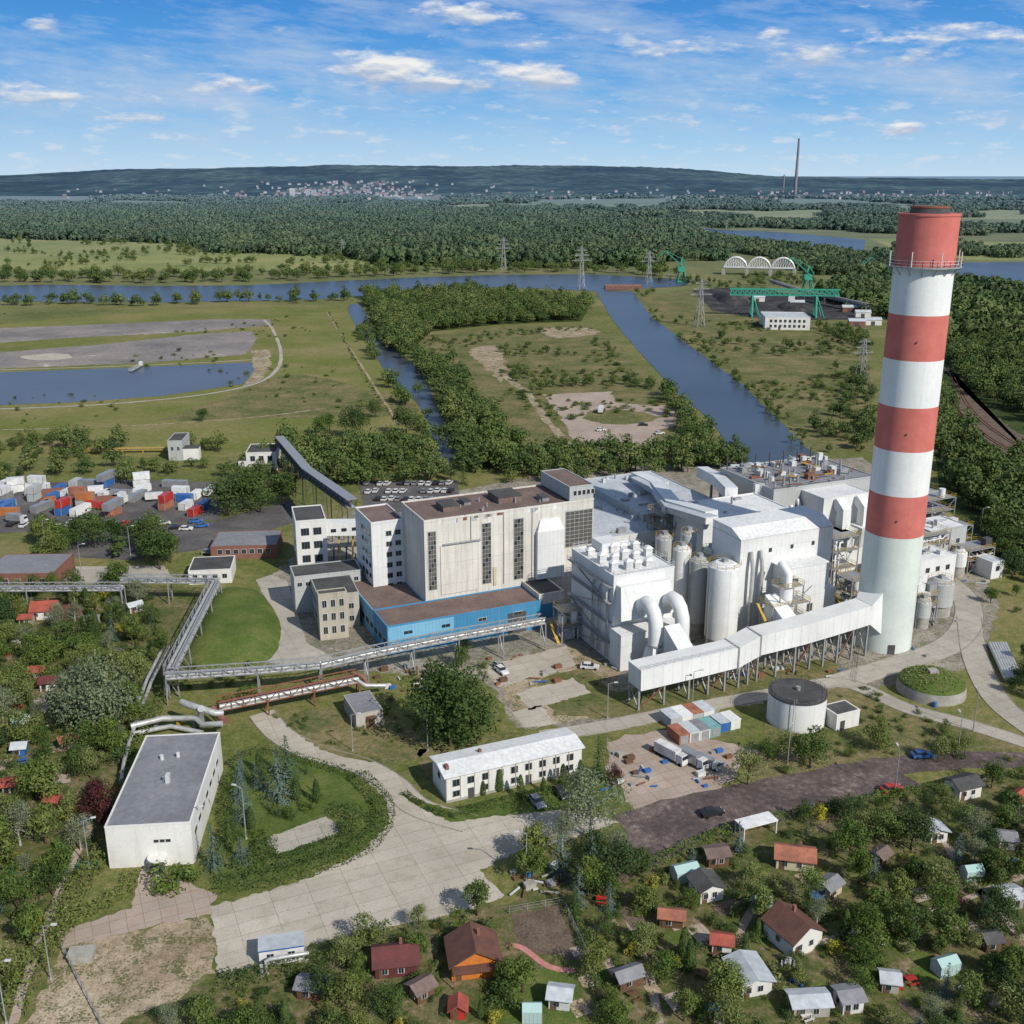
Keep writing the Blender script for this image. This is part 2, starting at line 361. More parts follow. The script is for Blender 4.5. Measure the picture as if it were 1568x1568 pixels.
patch('meadow_fields',[(-40,362),(120,360),(280,370),(320,388),(540,388),(610,400),(560,412),(300,415),(-40,414)],'field_yellow',.10)
patch('distant_fields',[(700,312),(1000,314),(1600,322),(1600,336),(1200,334),(900,326),(700,320)],'field_yellow',.12)
patch('distant_fields',[(-40,318),(240,316),(300,320),(-40,324)],'field_yellow',.12)
patch('meadow_strip',[(1330,365),(1600,372),(1600,400),(1480,398),(1380,386)],'field_yellow',.1)
patch('river_channel',[(-60,440),(60,436),(240,438),(380,437),(500,431),(640,425),(760,421),(900,420),(1060,428),(1050,438),(925,446),(760,440),(620,448),(480,459),(240,463),(-60,461)],'river_water',.16)
patch('river_bend',[(1030,345),(1100,352),(1200,356),(1325,367),(1322,388),(1270,387),(1180,371),(1080,359)],'river_water',.18)
patch('river_east',[(1430,404),(1500,402),(1650,400),(1650,452),(1560,446),(1500,441),(1440,430)],'river_water',.18)
patch('distant_lake',[(560,303),(650,305),(660,313),(590,311)],'river_water',.3)
patch('distant_lake',[(1540,310),(1640,312),(1640,322),(1550,319)],'river_water',.3)
patch('canal_basin',[(912,446),(968,446),(1000,488),(1060,532),(1140,592),(1245,695),(1250,712),(1130,712),(1090,645),(1035,600),(975,535),(938,490)],'river_water',.14,.6)
patch('creek',[(533,470),(552,468),(577,510),(612,540),(652,578),(664,612),(688,650),(694,705),(668,705),(655,650),(636,615),(598,582),(568,532),(545,500)],'river_water',.12,0,True)
patch('dike_grassland',[(-40,500),(240,475),(420,470),(530,472),(560,520),(630,600),(680,690),(560,690),(300,700),(-40,700)],'grass_dike',.03,2)
patch('dry_bank',[(440,575),(520,585),(640,620),(600,636),(480,640),(380,640),(240,644),(300,625)],'grass_rough',.05,3,True)
patch('settling_silt',[(-40,543),(160,527),(300,512),(388,507),(392,522),(378,543),(220,556),(-40,566)],'silt',.07,1.5)
patch('settling_silt',[(-40,504),(150,497),(330,489),(415,489),(418,498),(300,508),(100,518),(-40,528)],'silt',.07,1.5)
patch('settling_pond_water',[(-40,572),(200,563),(385,555),(390,566),(372,588),(250,606),(120,616),(-40,622)],'pond_water',.09,.5)
patch('silt_spit',[(30,546),(90,541),(110,548),(60,552)],'concrete_yard',.09,.8,True)
road('dike_path',[(-40,628),(150,620),(300,606),(390,588),(424,566),(430,540),(418,505),(404,490)],2.2,'concrete_road',.10,False,.5)
road('dike_path',[(-40,568),(150,562),(300,556),(395,550),(415,545)],1.8,'concrete_road',.10,False,.5)
road('dike_track',[(500,478),(560,570),(610,650)],1.2,'dirt',.08,False,.5); road('dike_track',[(-40,660),(200,652),(380,640),(500,625)],1.4,'dirt',.08,False,.8)
patch('silt_bank',[(385,537),(412,535),(415,560),(400,584),(372,592),(388,570)],'dirt',.08,1)
patch('peninsula_grass',[(640,515),(760,500),(900,498),(940,520),(1010,590),(1050,640),(1000,700),(830,700),(760,660),(700,590)],'grass_rough',.04,2)
patch('sand_patch',[(718,535),(760,530),(775,560),(770,585),(752,570),(730,552)],'dirt',.06,2,True)
patch('sand_patch',[(830,503),(905,503),(908,513),(850,517)],'dirt',.06,2,True)
patch('concrete_pad',[(832,604),(935,600),(945,618),(1030,622),(1040,650),(1000,662),(1010,700),(890,698),(868,655)],'concrete_old',.06,1.2)
patch('pad_weeds',[(900,632),(960,628),(1010,640),(960,650),(905,646)],'grass_rough',.075,1.5,True)
road('dirt_road',[(770,575),(805,600),(835,640),(862,672),(880,700)],4,'dirt',.07,False,1.5)
patch('peninsula_grass',[(975,455),(1060,445),(1330,500),(1340,690),(1250,690),(1150,590),(1070,525),(1010,485)],'grass_rough',.04,2)
patch('coal_yard',[(1060,445),(1120,440),(1260,455),(1330,470),(1320,490),(1170,490),(1090,475)],'coal',.08,2)
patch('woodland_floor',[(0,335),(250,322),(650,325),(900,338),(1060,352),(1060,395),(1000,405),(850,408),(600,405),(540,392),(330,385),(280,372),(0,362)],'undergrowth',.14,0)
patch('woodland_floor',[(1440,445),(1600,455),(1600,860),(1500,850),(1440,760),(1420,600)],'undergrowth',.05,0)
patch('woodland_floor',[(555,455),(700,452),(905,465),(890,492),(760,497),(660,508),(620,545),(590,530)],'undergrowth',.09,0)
patch('plant_hardstanding',[(430,870),(540,780),(900,715),(1320,700),(1470,800),(1530,930),(1500,1020),(1310,1060),(1180,1075),(940,1112),(830,1112),(790,1115),(745,1040),(600,1030),(440,1020),(395,890)],'gravel_plant',.012,.8)
patch('lorry_park',[(-20,742),(200,735),(332,738),(338,796),(-20,818)],'asphalt',.03,0)
patch('car_park',[(548,738),(700,735),(705,775),(560,790)],'asphalt',.03,0)
patch('access_road',[(60,815),(330,798),(450,765),(450,800),(330,838),(200,858),(60,850)],'asphalt',.032,.3)
patch('concrete_apron',[(85,868),(250,866),(270,890),(90,895)],'concrete_road',.03,.3)
patch('works_road',[(392,888),(415,880),(440,890),(470,985),(520,1012),(440,1018),(400,1014),(432,970)],'concrete_road',.026,.2)
patch('storage_yard',[(735,1022),(870,988),(950,1030),(935,1095),(835,1112),(792,1108),(772,1055)],'dirt',.028,.8)
for q in ([(742,1018),(868,990),(885,1018),(765,1052)],[(790,1060),(880,1038),(905,1060),(810,1088)],[(785,1090),(830,1080),(850,1110),(800,1112)]):
    patch('concrete_slab',q,'concrete_yard',.04,.5)
patch('concrete_yard',[(322,1388),(455,1352),(555,1305),(597,1262),(590,1222),(555,1188),(480,1160),(520,1160),(600,1195),(640,1225),(700,1252),(790,1245),(860,1240),(950,1258),(860,1290),(790,1305),(735,1332),(772,1372),(690,1402),(600,1418),(545,1438),(475,1445),(470,1472),(400,1478),(335,1492)],'concrete_yard',.03,.35)
patch('yard_track',[(92,1425),(200,1392),(220,1320),(250,1335),(330,1370),(325,1398),(210,1425),(98,1450)],'concrete_old',.028,.4)
patch('dirt_yard',[(95,1450),(320,1400),(333,1492),(250,1545),(190,1600),(20,1600),(60,1520)],'dirt',.02,1)
patch('storage_pad',[(930,1135),(1030,1115),(1160,1150),(1100,1215),(985,1248),(930,1220)],'concrete_old',.03,.8)
patch('wet_asphalt',[(950,1250),(1100,1225),(1250,1200),(1380,1180),(1410,1205),(1260,1235),(1180,1262),(1090,1275),(1000,1330),(960,1310)],'asphalt_wet',.036,.9)
road('works_loop_road',[(1285,1045),(1380,1015),(1450,990),(1482,955),(1478,915),(1440,880)],7,'concrete_road',.05)
road('works_loop_road',[(1484,945),(1495,1010),(1530,1075),(1600,1130)],6,'concrete_road',.054)
road('service_road',[(830,1128),(940,1110),(1060,1085),(1180,1063),(1290,1046),(1390,1085),(1490,1112),(1610,1150)],4.6,'concrete_road',.058)
road('site_road',[(400,1092),(430,1125),(480,1152),(550,1172),(600,1200),(640,1236),(720,1262)],5.5,'concrete_yard',.062)
road('lower_road',[(950,1262),(1060,1232),(1200,1204),(1350,1176),(1480,1163),(1620,1168)],6.5,'asphalt_wet',.045,False,1.0)
patch('round_lawn',[(445,1098),(500,1085),(590,1095),(640,1125),(650,1155),(600,1168),(530,1160),(470,1135)],'grass_rough',.07,.4,True)
patch('verge_grass',[(640,1150),(780,1120),(800,1125),(700,1165),(665,1200),(640,1190)],'grass_rough',.07,.4)
patch('verge_grass',[(820,1040),(900,1020),(940,1060),(1170,1020),(1280,1010),(1290,1035),(1180,1055),(950,1098),(930,1100),(850,1095)],'grass_rough',.034,.8)
patch('verge_grass',[(1300,1050),(1400,1090),(1500,1120),(1580,1150),(1400,1165),(1180,1200),(1120,1215),(1170,1140),(1170,1075)],'grass_rough',.033,.8)
patch('office_lawn',[(610,1215),(690,1240),(790,1215),(950,1180),(960,1235),(860,1240),(760,1250),(690,1260),(640,1235)],'grass_lawn',.075,.3)
patch('garden_island',[(335,1330),(345,1180),(400,1150),(480,1165),(550,1190),(588,1230),(590,1262),(550,1303),(440,1345),(330,1365)],'grass_lawn',.055,.4)
patch('paved_court',[(405,1285),(500,1250),(525,1275),(425,1308)],'concrete_road',.068,.3)
patch('allotment_ground',[(-60,900),(180,895),(330,900),(300,1010),(240,1080),(200,1150),(150,1330),(90,1420),(0,1600),(-200,1600),(-200,1100)],'garden_soil',.022,1)
patch('allotment_ground',[(840,1300),(960,1325),(1100,1275),(1260,1238),(1400,1205),(1650,1175),(1800,1650),(120,1650),(200,1560),(340,1495),(470,1475),(600,1425),(770,1380)],'garden_soil',.024,1)
patch('lawn',[(770,1480),(880,1485),(900,1568),(760,1568)],'grass_lawn',.04,.3)
patch('vegetable_bed',[(785,1400),(860,1385),(890,1470),(790,1455)],'plough',.045,.3)
road('pink_garden_path',[(775,1447),(800,1452),(840,1480),(880,1487)],1.0,'path_pink',.06,False)
patch('railway_bed',[(1440,560),(1452,560),(1475,640),(1530,690),(1600,720),(1600,690),(1540,650),(1480,600)],'plough',.07,1)
b=Bld('railway_track',(0,0),0); rp=crom([P(*p) for p in [(1446,560),(1480,625),(1535,672),(1600,705)]],10)
for sft in (-6,-4.5,1,2.5):
    b.sweep('rails','rust',[(p.x+sft,p.y,.2) for p in rp],[(-.1,-.1),(.1,-.1),(.1,.1),(-.1,.1)],False)
b.done()
# ---------------------------------------------------------------- hills and far town
def lerp_tab(t,x):
    if x<=t[0][0]: return t[0][1]
    for (a,b),(c,d) in zip(t,t[1:]):
        if x<=c: return b+(d-b)*(x-a)/(c-a)
    return t[-1][1]
ht=[(-300,85),(0,98),(100,118),(200,135),(350,152),(520,158),(700,168),(900,162),(1000,150),(1100,124),(1200,93),(1350,70),(1700,60)]
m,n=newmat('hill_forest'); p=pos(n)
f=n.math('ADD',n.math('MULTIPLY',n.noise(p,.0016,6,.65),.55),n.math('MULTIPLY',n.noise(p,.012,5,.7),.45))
n.out(n.ramp(f,[(.38,(.028,.055,.09)),(.5,(.045,.082,.115)),(.57,(.08,.13,.15)),(.64,(.13,.19,.18))]),1,0)  # forest tones with blue distance haze painted in
def hillz(px,Y):
    X=(px-784)/1650*8000*.97
    k=min(1,max(0,(Y-5500)/2900)); k=k*k*(3-2*k)
    return (lerp_tab(ht,px)+(noise.fractal(Vector((X*.0012,Y*.0007,3)),1,2,5))*16)*k
v=[];f=[];NX=320;NY=14
for j in range(NY+1):
    Y=5400+j*260
    for i in range(NX+1):
        px=-250+i*(2100/NX); X=(px-784)/1650*8000*.97
        v.append((X,Y,hillz(px,Y)-1+(noise.noise(Vector((X*.02,Y*.02,1)))*7 if j>8 else 0)))
for j in range(NY):
    for i in range(NX):
        a=j*(NX+1)+i; f.append((a,a+1,a+NX+2,a+NX+1))
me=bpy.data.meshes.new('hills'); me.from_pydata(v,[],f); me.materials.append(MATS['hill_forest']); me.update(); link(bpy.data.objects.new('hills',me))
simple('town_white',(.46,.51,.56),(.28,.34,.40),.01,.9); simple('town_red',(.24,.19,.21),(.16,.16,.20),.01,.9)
b=Bld('distant_town',(0,0),0)
for i in range(480):
    k=rnd.random()
    if k<.45: px=rnd.gauss(540,70); Y=rnd.uniform(5300,6700)
    elif k<.8: px=rnd.uniform(120,1100); Y=rnd.uniform(4700,6300)
    else: px=rnd.uniform(1150,1568); Y=rnd.uniform(4700,6200)
    X=(px-784)/1650*Y*.99; z=hillz(784+X/(8000*.97)*1650,Y)-2 if Y>5400 else 0
    w=rnd.uniform(8,18); d=rnd.uniform(8,12); h=rnd.uniform(5,11)
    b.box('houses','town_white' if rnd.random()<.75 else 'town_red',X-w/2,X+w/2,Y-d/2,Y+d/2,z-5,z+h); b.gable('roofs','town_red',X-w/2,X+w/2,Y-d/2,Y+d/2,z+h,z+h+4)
b.done()
for px,hh in ((455,42),(479,38),(487,36)):
    X=(px-784)/1650*5100; b=Bld('distant_apartment_tower',(X,5200),10)
    b.box('walls','town_white',-12,12,-8,8,0,hh)
    for k in range(10): b.box('window_bands','town_red',-11,11,-8.2,-8,3+k*3.5,4.4+k*3.5)
    b.box('roof','town_red',-12,12,-6,6,hh,hh+2); b.done()
for (px,base,top,r) in ((1217,300,213,6),(1199,296,268,4)):
    o=P(px,base); b=Bld('distant_chimney',o,0); h=ZAT(o,top)
    b.cyl('shaft','town_red',0,0,0,h,r*1.5,r*.8,14); b.cyl('rim','roof_grey',0,0,h,h+3,r,r,14); b.done()
# ---------------------------------------------------------------- vegetation prototypes
def leafquad(vs,fs,c,nrm,s,r):
    nrm=nrm.normalized(); t=nrm.cross(Vector((r.uniform(-1,1),r.uniform(-1,1),r.uniform(-1,1))))
    if t.length<1e-3: t=Vector((1,0,0))
    t.normalize(); u=nrm.cross(t); a=s*r.uniform(.6,1.2); b_=s*r.uniform(.4,.9); k=len(vs)
    vs+= [c-t*a*.5,c+u*b_*.5-t*a*.1,c+t*a*.5,c-u*b_*.5+t*a*.1]; fs.append((k,k+1,k+2,k+3))
def rv(r):
    while True:
        v=Vector((r.uniform(-1,1),r.uniform(-1,1),r.uniform(-1,1)))
        if .05<v.length<=1: return v
def mk(name,vs,fs,leafm,trunk=None,bark='bark'):
    b=Bld(name,(0,0),0); b.add('t',leafm,vs,fs)
    if trunk: trunk(b,bark)
    return b.mesh(b.parts['t'],name)
def broad(name,seed,H=10,W=7,nl=22,per=95,ls=.55,leafm='leaf_green',bark='bark',low=.2,shape=0):
    r=random.Random(seed); vs=[];fs=[]; limbs=[]
    for i in range(nl):
        d=rv(r).normalized(); q=r.uniform(.3,.92)
        zz=low*H+(H*(1-low))*(.5+.5*d.z*q)
        wz=1-abs((zz/H-.5)/.62)**2*(.8 if shape==0 else .3)
        c=Vector((d.x*q*W/2*wz,d.y*q*W/2*wz,zz-.04*H)); rad=r.uniform(.17,.27)*W*(.8 if shape else 1)
        limbs.append(c)
        for j in range(per):
            e=rv(r).normalized(); 
            if e.z<-.55 and r.random()<.6: continue
            pz=c+Vector((e.x,e.y,e.z*.8))*rad*r.uniform(.6,1.12)
            pz.z=max(pz.z,.15)
            leafquad(vs,fs,pz,e+rv(r)*.75,ls,r)
    def tr(b,bk):
        b.cyl('t',bk,0,0,-.3,H*.55,.028*H,.012*H,7)
        for c in limbs[::3]: b.beam('t',bk,(0,0,H*r.uniform(.2,.45)),c,.09*H/10,.09*H/10)
    return mk(name,vs,fs,leafm,tr,bark)
def spruce(name,seed,H=10,W=5,leafm='leaf_spruce',n=16,ls=.5,br=13):
    r=random.Random(seed); vs=[];fs=[]
    for i in range(n):
        t=i/n; z=.06*H+t*H*.94; R=W/2*(1-t)**.85*r.uniform(.85,1.1)+.12
        for k in range(max(5,int(br*(1-t*.6)))):
            a=r.uniform(0,6.28); Rr=R*r.uniform(.75,1.15); m_=max(2,int(Rr/.32))
            for j in range(1,m_+1):
                q=Rr*j/m_; c=Vector((math.cos(a)*q,math.sin(a)*q,z-q*.22))+rv(r)*.13
                leafquad(vs,fs,c,Vector((math.cos(a)*.5,math.sin(a)*.5,.8))+rv(r)*.6,ls*(1.1-.4*j/m_),r)
    return mk(name,vs,fs,leafm,lambda b,bk:b.cyl('t',bk,0,0,-.3,H*.97,.02*H,.004*H,6))
def column(name,seed,H=5,W=1.8,leafm='leaf_thuja'):
    r=random.Random(seed); vs=[];fs=[]
    for i in range(900):
        t=r.random(); a=r.uniform(0,6.28); R=W/2*min(1,(t+.12)*3)*(1-t)**.45*r.uniform(.8,1.12)
        leafquad(vs,fs,Vector((math.cos(a)*R,math.sin(a)*R,.1+t*H)),Vector((math.cos(a),math.sin(a),.4))+rv(r)*.5,.32,r)
    return mk(name,vs,fs,leafm,lambda b,bk:b.cyl('t',bk,0,0,-.2,H*.8,.1,.04,6))
def grove(name,seed,W=34,H=15,nl=19,per=38,ls=3.4,leafm='leaf_far'):
    r=random.Random(seed); vs=[];fs=[]
    for i in range(nl):
        q=math.sqrt(r.random())*W/2; a=r.uniform(0,6.28); h=H*r.uniform(.65,1.08); rad=r.uniform(3.2,5.6)
        c=Vector((math.cos(a)*q,math.sin(a)*q,h-rad))
        for j in range(per):
            e=rv(r).normalized(); e.z=abs(e.z)*1.0-.25
            leafquad(vs,fs,c+Vector((e.x*rad,e.y*rad,e.z*rad*1.25))*r.uniform(.85,1.08),e+rv(r)*.35,ls,r)
        for j in range(6):
            e=Vector((r.uniform(-1,1),r.uniform(-1,1),0)).normalized(); leafquad(vs,fs,Vector((c.x+e.x*rad*.8,c.y+e.y*rad*.8,r.uniform(0,h*.6))),e+rv(r)*.3,ls*1.4,r)
    return mk(name,vs,fs,leafm)
PR={}
PR['broad']=[broad('broadleaf_%d'%i,20+i,10,r_,20+i,105,.55,low=.12+.05*i) for i,r_ in enumerate((8.4,9.4,7.4,9.0,6.6))]
PR['light']=[broad('lightleaf_%d'%i,30+i,10,8.0+i,20,100,.5,'leaf_light') for i in range(2)]
PR['dark']=[broad('darkleaf_%d'%i,40+i,10,8.0+i,22,105,.55,'leaf_dark') for i in range(3)]
PR['big']=[broad('poplar_%d'%i,60+i,18,14,62,170,.62,'leaf_dark',low=.04,shape=1) for i in range(1)]
PR['willow']=[broad('willow_%d'%i,70+i,12,13,38,170,.5,'leaf_silver',low=.08) for i in range(1)]
PR['birch']=[broad('birch_%d'%i,80+i,13,10,34,100,.42,'leaf_silver','bark_birch') for i in range(2)]
PR['spruce']=[spruce('spruce_%d'%i,90+i,10,5.6) for i in range(2)]
PR['fir']=[spruce('fir_%d'%i,95+i,10,5.6,'leaf_dark') for i in range(2)]
PR['thuja']=[column('thuja_%d'%i,100+i) for i in range(2)]
PR['bush']=[broad('bush_%d'%i,110+i,2.6,3.4+.4*i,11,66,.32,('leaf_green','leaf_light','leaf_dark')[i],low=.0) for i in range(3)]
PR['ybush']=[broad('ybush',130,2.4,2.6,10,60,.26,'leaf_yellow',low=.02)]
PR['maroon']=[broad('maroon',131,9,9,22,100,.5,'leaf_maroon')]
for i in range(4): PR.setdefault('mid',[]).append(broad('midtree_%d'%i,140+i,11,9+.6*i,15,40,1.15,'leaf_mid_green' if i%2 else 'leaf_mid_dark'))
for i in range(3): PR.setdefault('grove',[]).append(grove('grove_%d'%i,150+i))
COL={}
for key in ('mid','grove','bush'):
    c=bpy.data.collections.new('prototypes_'+key)
    for i,me in enumerate(PR[key]):
        c.objects.link(bpy.data.objects.new('%s_prototype_%d'%(key,i),me))
    COL[key]=c
NAMES=dict(broad='broadleaf_tree',light='fruit_tree',dark='broadleaf_tree',big='poplar_tree',willow='willow_tree',birch='birch_tree',spruce='blue_spruce_tree',fir='fir_tree',thuja='thuja_shrub',bush='garden_bush',ybush='flowering_bush',maroon='copper_beech_tree',mid='broadleaf_tree')
BASEH=dict(broad=10,light=10,dark=10,big=18,willow=12,birch=13,spruce=10,fir=10,thuja=5,bush=2.6,ybush=2.4,maroon=9,mid=11)
def tree(kind,w,h,wd=1.0):
    o=link(bpy.data.objects.new(NAMES[kind],rnd.choice(PR[kind]))); s_=h/BASEH[kind]
    o.location=(w[0],w[1],0); o.scale=(s_*wd*rnd.uniform(.85,1.15),s_*wd*rnd.uniform(.85,1.15),s_); o.rotation_euler[2]=rnd.uniform(0,6.28); return o
def gnforest(name,pts,key):
    me=bpy.data.meshes.new(name); me.from_pydata([(p[0],p[1],p[2]) for p in pts],[],[])
    a=me.attributes.new('rot','FLOAT_VECTOR','POINT'); a.data.foreach_set('vector',[x for p in pts for x in (0,0,rnd.uniform(0,6.28))])
    a=me.attributes.new('scl','FLOAT_VECTOR','POINT'); a.data.foreach_set('vector',[x for p in pts for x in (p[3]*1.05,p[3]*1.05,p[3]*p[4])])
    o=link(bpy.data.objects.new(name,me))
    g=bpy.data.node_groups.new(name+'_scatter','GeometryNodeTree')
    g.interface.new_socket('Geometry',in_out='INPUT',socket_type='NodeSocketGeometry'); g.interface.new_socket('Geometry',in_out='OUTPUT',socket_type='NodeSocketGeometry')
    gi=g.nodes.new('NodeGroupInput'); go=g.nodes.new('NodeGroupOutput'); ip=g.nodes.new('GeometryNodeInstanceOnPoints'); ci=g.nodes.new('GeometryNodeCollectionInfo')
    ci.inputs['Collection'].default_value=COL[key]; ci.inputs['Separate Children'].default_value=True; ci.inputs['Reset Children'].default_value=True
    na=g.nodes.new('GeometryNodeInputNamedAttribute'); na.data_type='FLOAT_VECTOR'; na.inputs['Name'].default_value='rot'
    nb=g.nodes.new('GeometryNodeInputNamedAttribute'); nb.data_type='FLOAT_VECTOR'; nb.inputs['Name'].default_value='scl'
    l=g.links.new; l(gi.outputs[0],ip.inputs['Points']); l(ci.outputs[0],ip.inputs['Instance']); ip.inputs['Pick Instance'].default_value=True
    l(na.outputs[0],ip.inputs['Rotation']); l(nb.outputs[0],ip.inputs['Scale']); l(ip.outputs[0],go.inputs[0])
    md=o.modifiers.new('scatter','NODES'); md.node_group=g; return o
def inpoly(x,y,poly):
    c=False; n=len(poly); j=n-1
    for i in range(n):
        xi,yi=poly[i][0],poly[i][1]; xj,yj=poly[j][0],poly[j][1]
        if (yi>y)!=(yj>y) and x<(xj-xi)*(y-yi)/(yj-yi)+xi: c=not c
        j=i
    return c
def fill(pix,spacing,s0,s1,zs=1.0,thr=None,nsc=.01,avoid=False):
    w=[P(*p) for p in pix]; x0=min(p.x for p in w);x1=max(p.x for p in w);y0=min(p.y for p in w);y1=max(p.y for p in w); out=[]
    y=y0
    while y<y1:
        x=x0
        while x<x1:
            X=x+rnd.uniform(-.6,.6)*spacing; Y=y+rnd.uniform(-.6,.6)*spacing
            x+=spacing
            if not inpoly(X,Y,w) or (thr is not None and noise.noise(Vector((X*nsc,Y*nsc,4.2)))<=thr): continue
            if avoid and any((X-a[0])**2+(Y-a[1])**2<(a[2])**2 for a in AV): continue
            out.append((X,Y,0,rnd.uniform(s0,s1),zs*rnd.uniform(.75,1.25)))
        y+=spacing
    return out
def along(pix,step,width,s0,s1,zs=1.0,thr=-9,nsc=.012):
    w=crom([P(*p) for p in pix],4); out=[]
    for p,q in zip(w,w[1:]):
        n=max(1,int((q-p).length/step))
        for i in range(n):
            c=p.lerp(q,i/n); c=Vector((c.x+rnd.gauss(0,.6)*width,c.y+rnd.gauss(0,.6)*width,0))
            if noise.noise(Vector((c.x*nsc,c.y*nsc,8)))<thr: continue
            out.append((c.x,c.y,0,rnd.uniform(s0,s1),zs*rnd.uniform(.75,1.25)))
    return out
g=fill([(-60,338),(-60,326),(250,320),(650,323),(900,336),(1060,350),(1060,396),(1000,406),(850,410),(600,406),(540,393),(330,386),(280,373),(-60,364)],20,.75,1.25)
g+=fill([(-100,320),(-100,303),(1700,303),(1700,322)],60,1.3,2.4,.5,0.06,.0016)
g+=fill([(-60,336),(650,322),(1060,348),(1640,366),(1640,322),(-60,318)],34,.8,1.5,.8,.06,.0035)
g+=fill([(1060,362),(1110,368),(1110,400),(1060,400)],22,.6,.95)
g+=fill([(1060,362),(1170,375),(1270,392),(1440,400),(1430,425),(1220,420),(1200,398),(1110,385)],22,.6,.9)
g+=fill([(1260,440),(1440,430),(1650,458),(1650,530),(1480,540),(1400,500),(1280,462)],20,.6,1.0)
g+=fill([(1325,388),(1440,378),(1650,385),(1650,398),(1440,400)],30,.6,.9,1,0)
gnforest('distant_forest',g,'grove')
q=[]
q+=along([(-60,470),(100,466),(240,468),(380,462),(480,462),(620,453),(760,446)],6,12,.5,1.1,1,-.25)
q+=along([(-60,434),(100,431),(300,432),(500,426),(700,417),(900,416),(1040,424)],7,14,.8,1.4)
q+=along([(-60,428),(100,424),(300,424),(500,418),(700,412),(900,412)],7,25,.7,1.3)
q+=along([(-60,385),(120,392),(280,402),(540,402)],7,12,.4,1.0,1,.02)
q+=along([(-60,372),(150,375),(300,392)],7,9,.4,1.0,1,.05)
q+=fill([(-60,365),(280,372),(320,388),(540,390),(600,402),(560,414),(-60,416)],22,.3,.9,1,.18,.008)
q+=fill([(555,455),(700,452),(905,465),(890,492),(760,497),(660,508),(620,545),(590,530)],7,.6,1.25)
q+=along([(575,505),(625,545),(668,585),(700,630),(712,690)],6,8,.6,1.0)
q+=fill([(640,560),(690,560),(730,620),(800,690),(790,715),(700,730),(700,690),(670,610)],6.5,.5,1.05)
q+=along([(545,505),(590,580),(640,640),(660,700)],5,5,.3,.8,1,-.05,.03)
q+=along([(815,600),(860,592),(960,590),(1010,598)],4,3,.35,.6)
q+=fill([(1010,598),(1040,620),(1095,680),(1120,712),(1060,712),(1040,660)],6,.5,.95)
q+=fill([(700,700),(1140,698),(1160,722),(900,735),(700,745)],6,.5,.95,1,-.3,.03)
q+=fill([(430,690),(650,680),(690,735),(550,745),(470,740)],6,.5,1.0)
q+=along([(1000,488),(1060,530),(1140,590),(1250,695)],5,4,.15,.45,1,-.1,.03)
q+=fill([(1270,560),(1340,590),(1340,690),(1270,690),(1240,660),(1300,620)],8,.4,.8,1,-.1,.03)
q+=fill([(1440,450),(1470,450),(1650,540),(1650,690),(1560,640),(1490,605),(1455,560)],8,.7,1.2)
q+=fill([(1425,580),(1460,650),(1520,705),(1650,750),(1650,900),(1530,860),(1460,760),(1425,690)],7,.7,1.15)
q+=fill([(970,450),(1060,440),(1100,500),(1330,500),(1330,700),(1250,690)],12,.2,.6,1,.18,.012)
q+=fill([(1230,500),(1330,512),(1335,535),(1290,525)],7,.4,.7)
q+=fill([(640,515),(900,500),(1010,590),(1000,600),(760,590)],9,.2,.5,1,.12,.018)
q+=fill([(-40,660),(250,680),(420,690),(540,700),(340,735),(-40,735)],7,.25,.8,1,.02,.025)
q+=fill([(60,820),(270,810),(280,860),(60,862)],9,.4,.9,1,-.1,.05)
q+=fill([(-40,715),(340,715),(440,730),(440,742),(-40,742)],7,.35,.7,1,-.1,.04)
q+=fill([(1000,430),(1200,422),(1260,435),(1100,445)],14,.4,.7,1,-.1,.02)
gnforest('woodland',q,'mid')
q=fill([(-40,650),(250,670),(420,680),(440,660),(640,620),(560,560),(430,480),(-40,480)],14,.3,1.1,.8,.2,.012)
q+=along([(505,480),(560,580),(600,640)],6,1,.3,.6)
q+=fill([(640,515),(900,498),(1040,640),(760,660)],7,.4,1.4,.7,.08,.02)
q+=fill([(985,470),(1060,480),(1330,510),(1330,690),(1150,590)],7,.4,1.5,.7,.06,.015)
q+=fill([(1310,1050),(1500,1120),(1568,1160),(1400,1168),(1150,1200),(1190,1130)],4,.25,.7,.8,.0,.1)
q+=fill([(400,1090),(640,1090),(650,1150),(520,1150)],4,.3,.7,.7,.05,.1)
gnforest('scattered_scrub',q,'bush')
# ---------------------------------------------------------------- chimney
o=P(1350,984); H=ZAT(o,330); b=Bld('striped_chimney',o,0)
bd=[985,812,750,683,617,547,479,408,330]; cols=['chimney_pale','chimney_red','chimney_white','chimney_red','chimney_white','chimney_red','chimney_white','chimney_red']
zz=[0]+[ZAT(o,y) for y in bd[1:]]
R0,R1=6.75,6.35
rr=lambda z:R0+(R1-R0)*z/H
for i,c in enumerate(cols): b.cyl('stripe_%d'%(i+1),c,0,0,zz[i],zz[i+1],rr(zz[i]),rr(zz[i+1]),64,False)
b.cyl('rim','chimney_red',0,0,H,H+.5,R1+.15,R1+.15,64,True); b.cyl('flue','roof_dark',0,0,H+.5,H+1.6,4.2,4.0,40); b.cyl('flue','rust',0,0,H+1.6,H+2.0,4.1,4.1,40)
zp=ZAT(o,406)
b.cyl('platform','steel_grey',0,0,zp-.3,zp,7.9,7.9,48)
b.rail([(7.8*math.cos(a*math.pi/16),7.8*math.sin(a*math.pi/16),zp) for a in range(33)],'steel_white',1.3,.08)
for a in range(0,32,2): x=a*math.pi/16; b.beam('brackets','steel_grey',(6.3*math.cos(x),6.3*math.sin(x),zp-2.0),(7.7*math.cos(x),7.7*math.sin(x),zp-.3),.15)
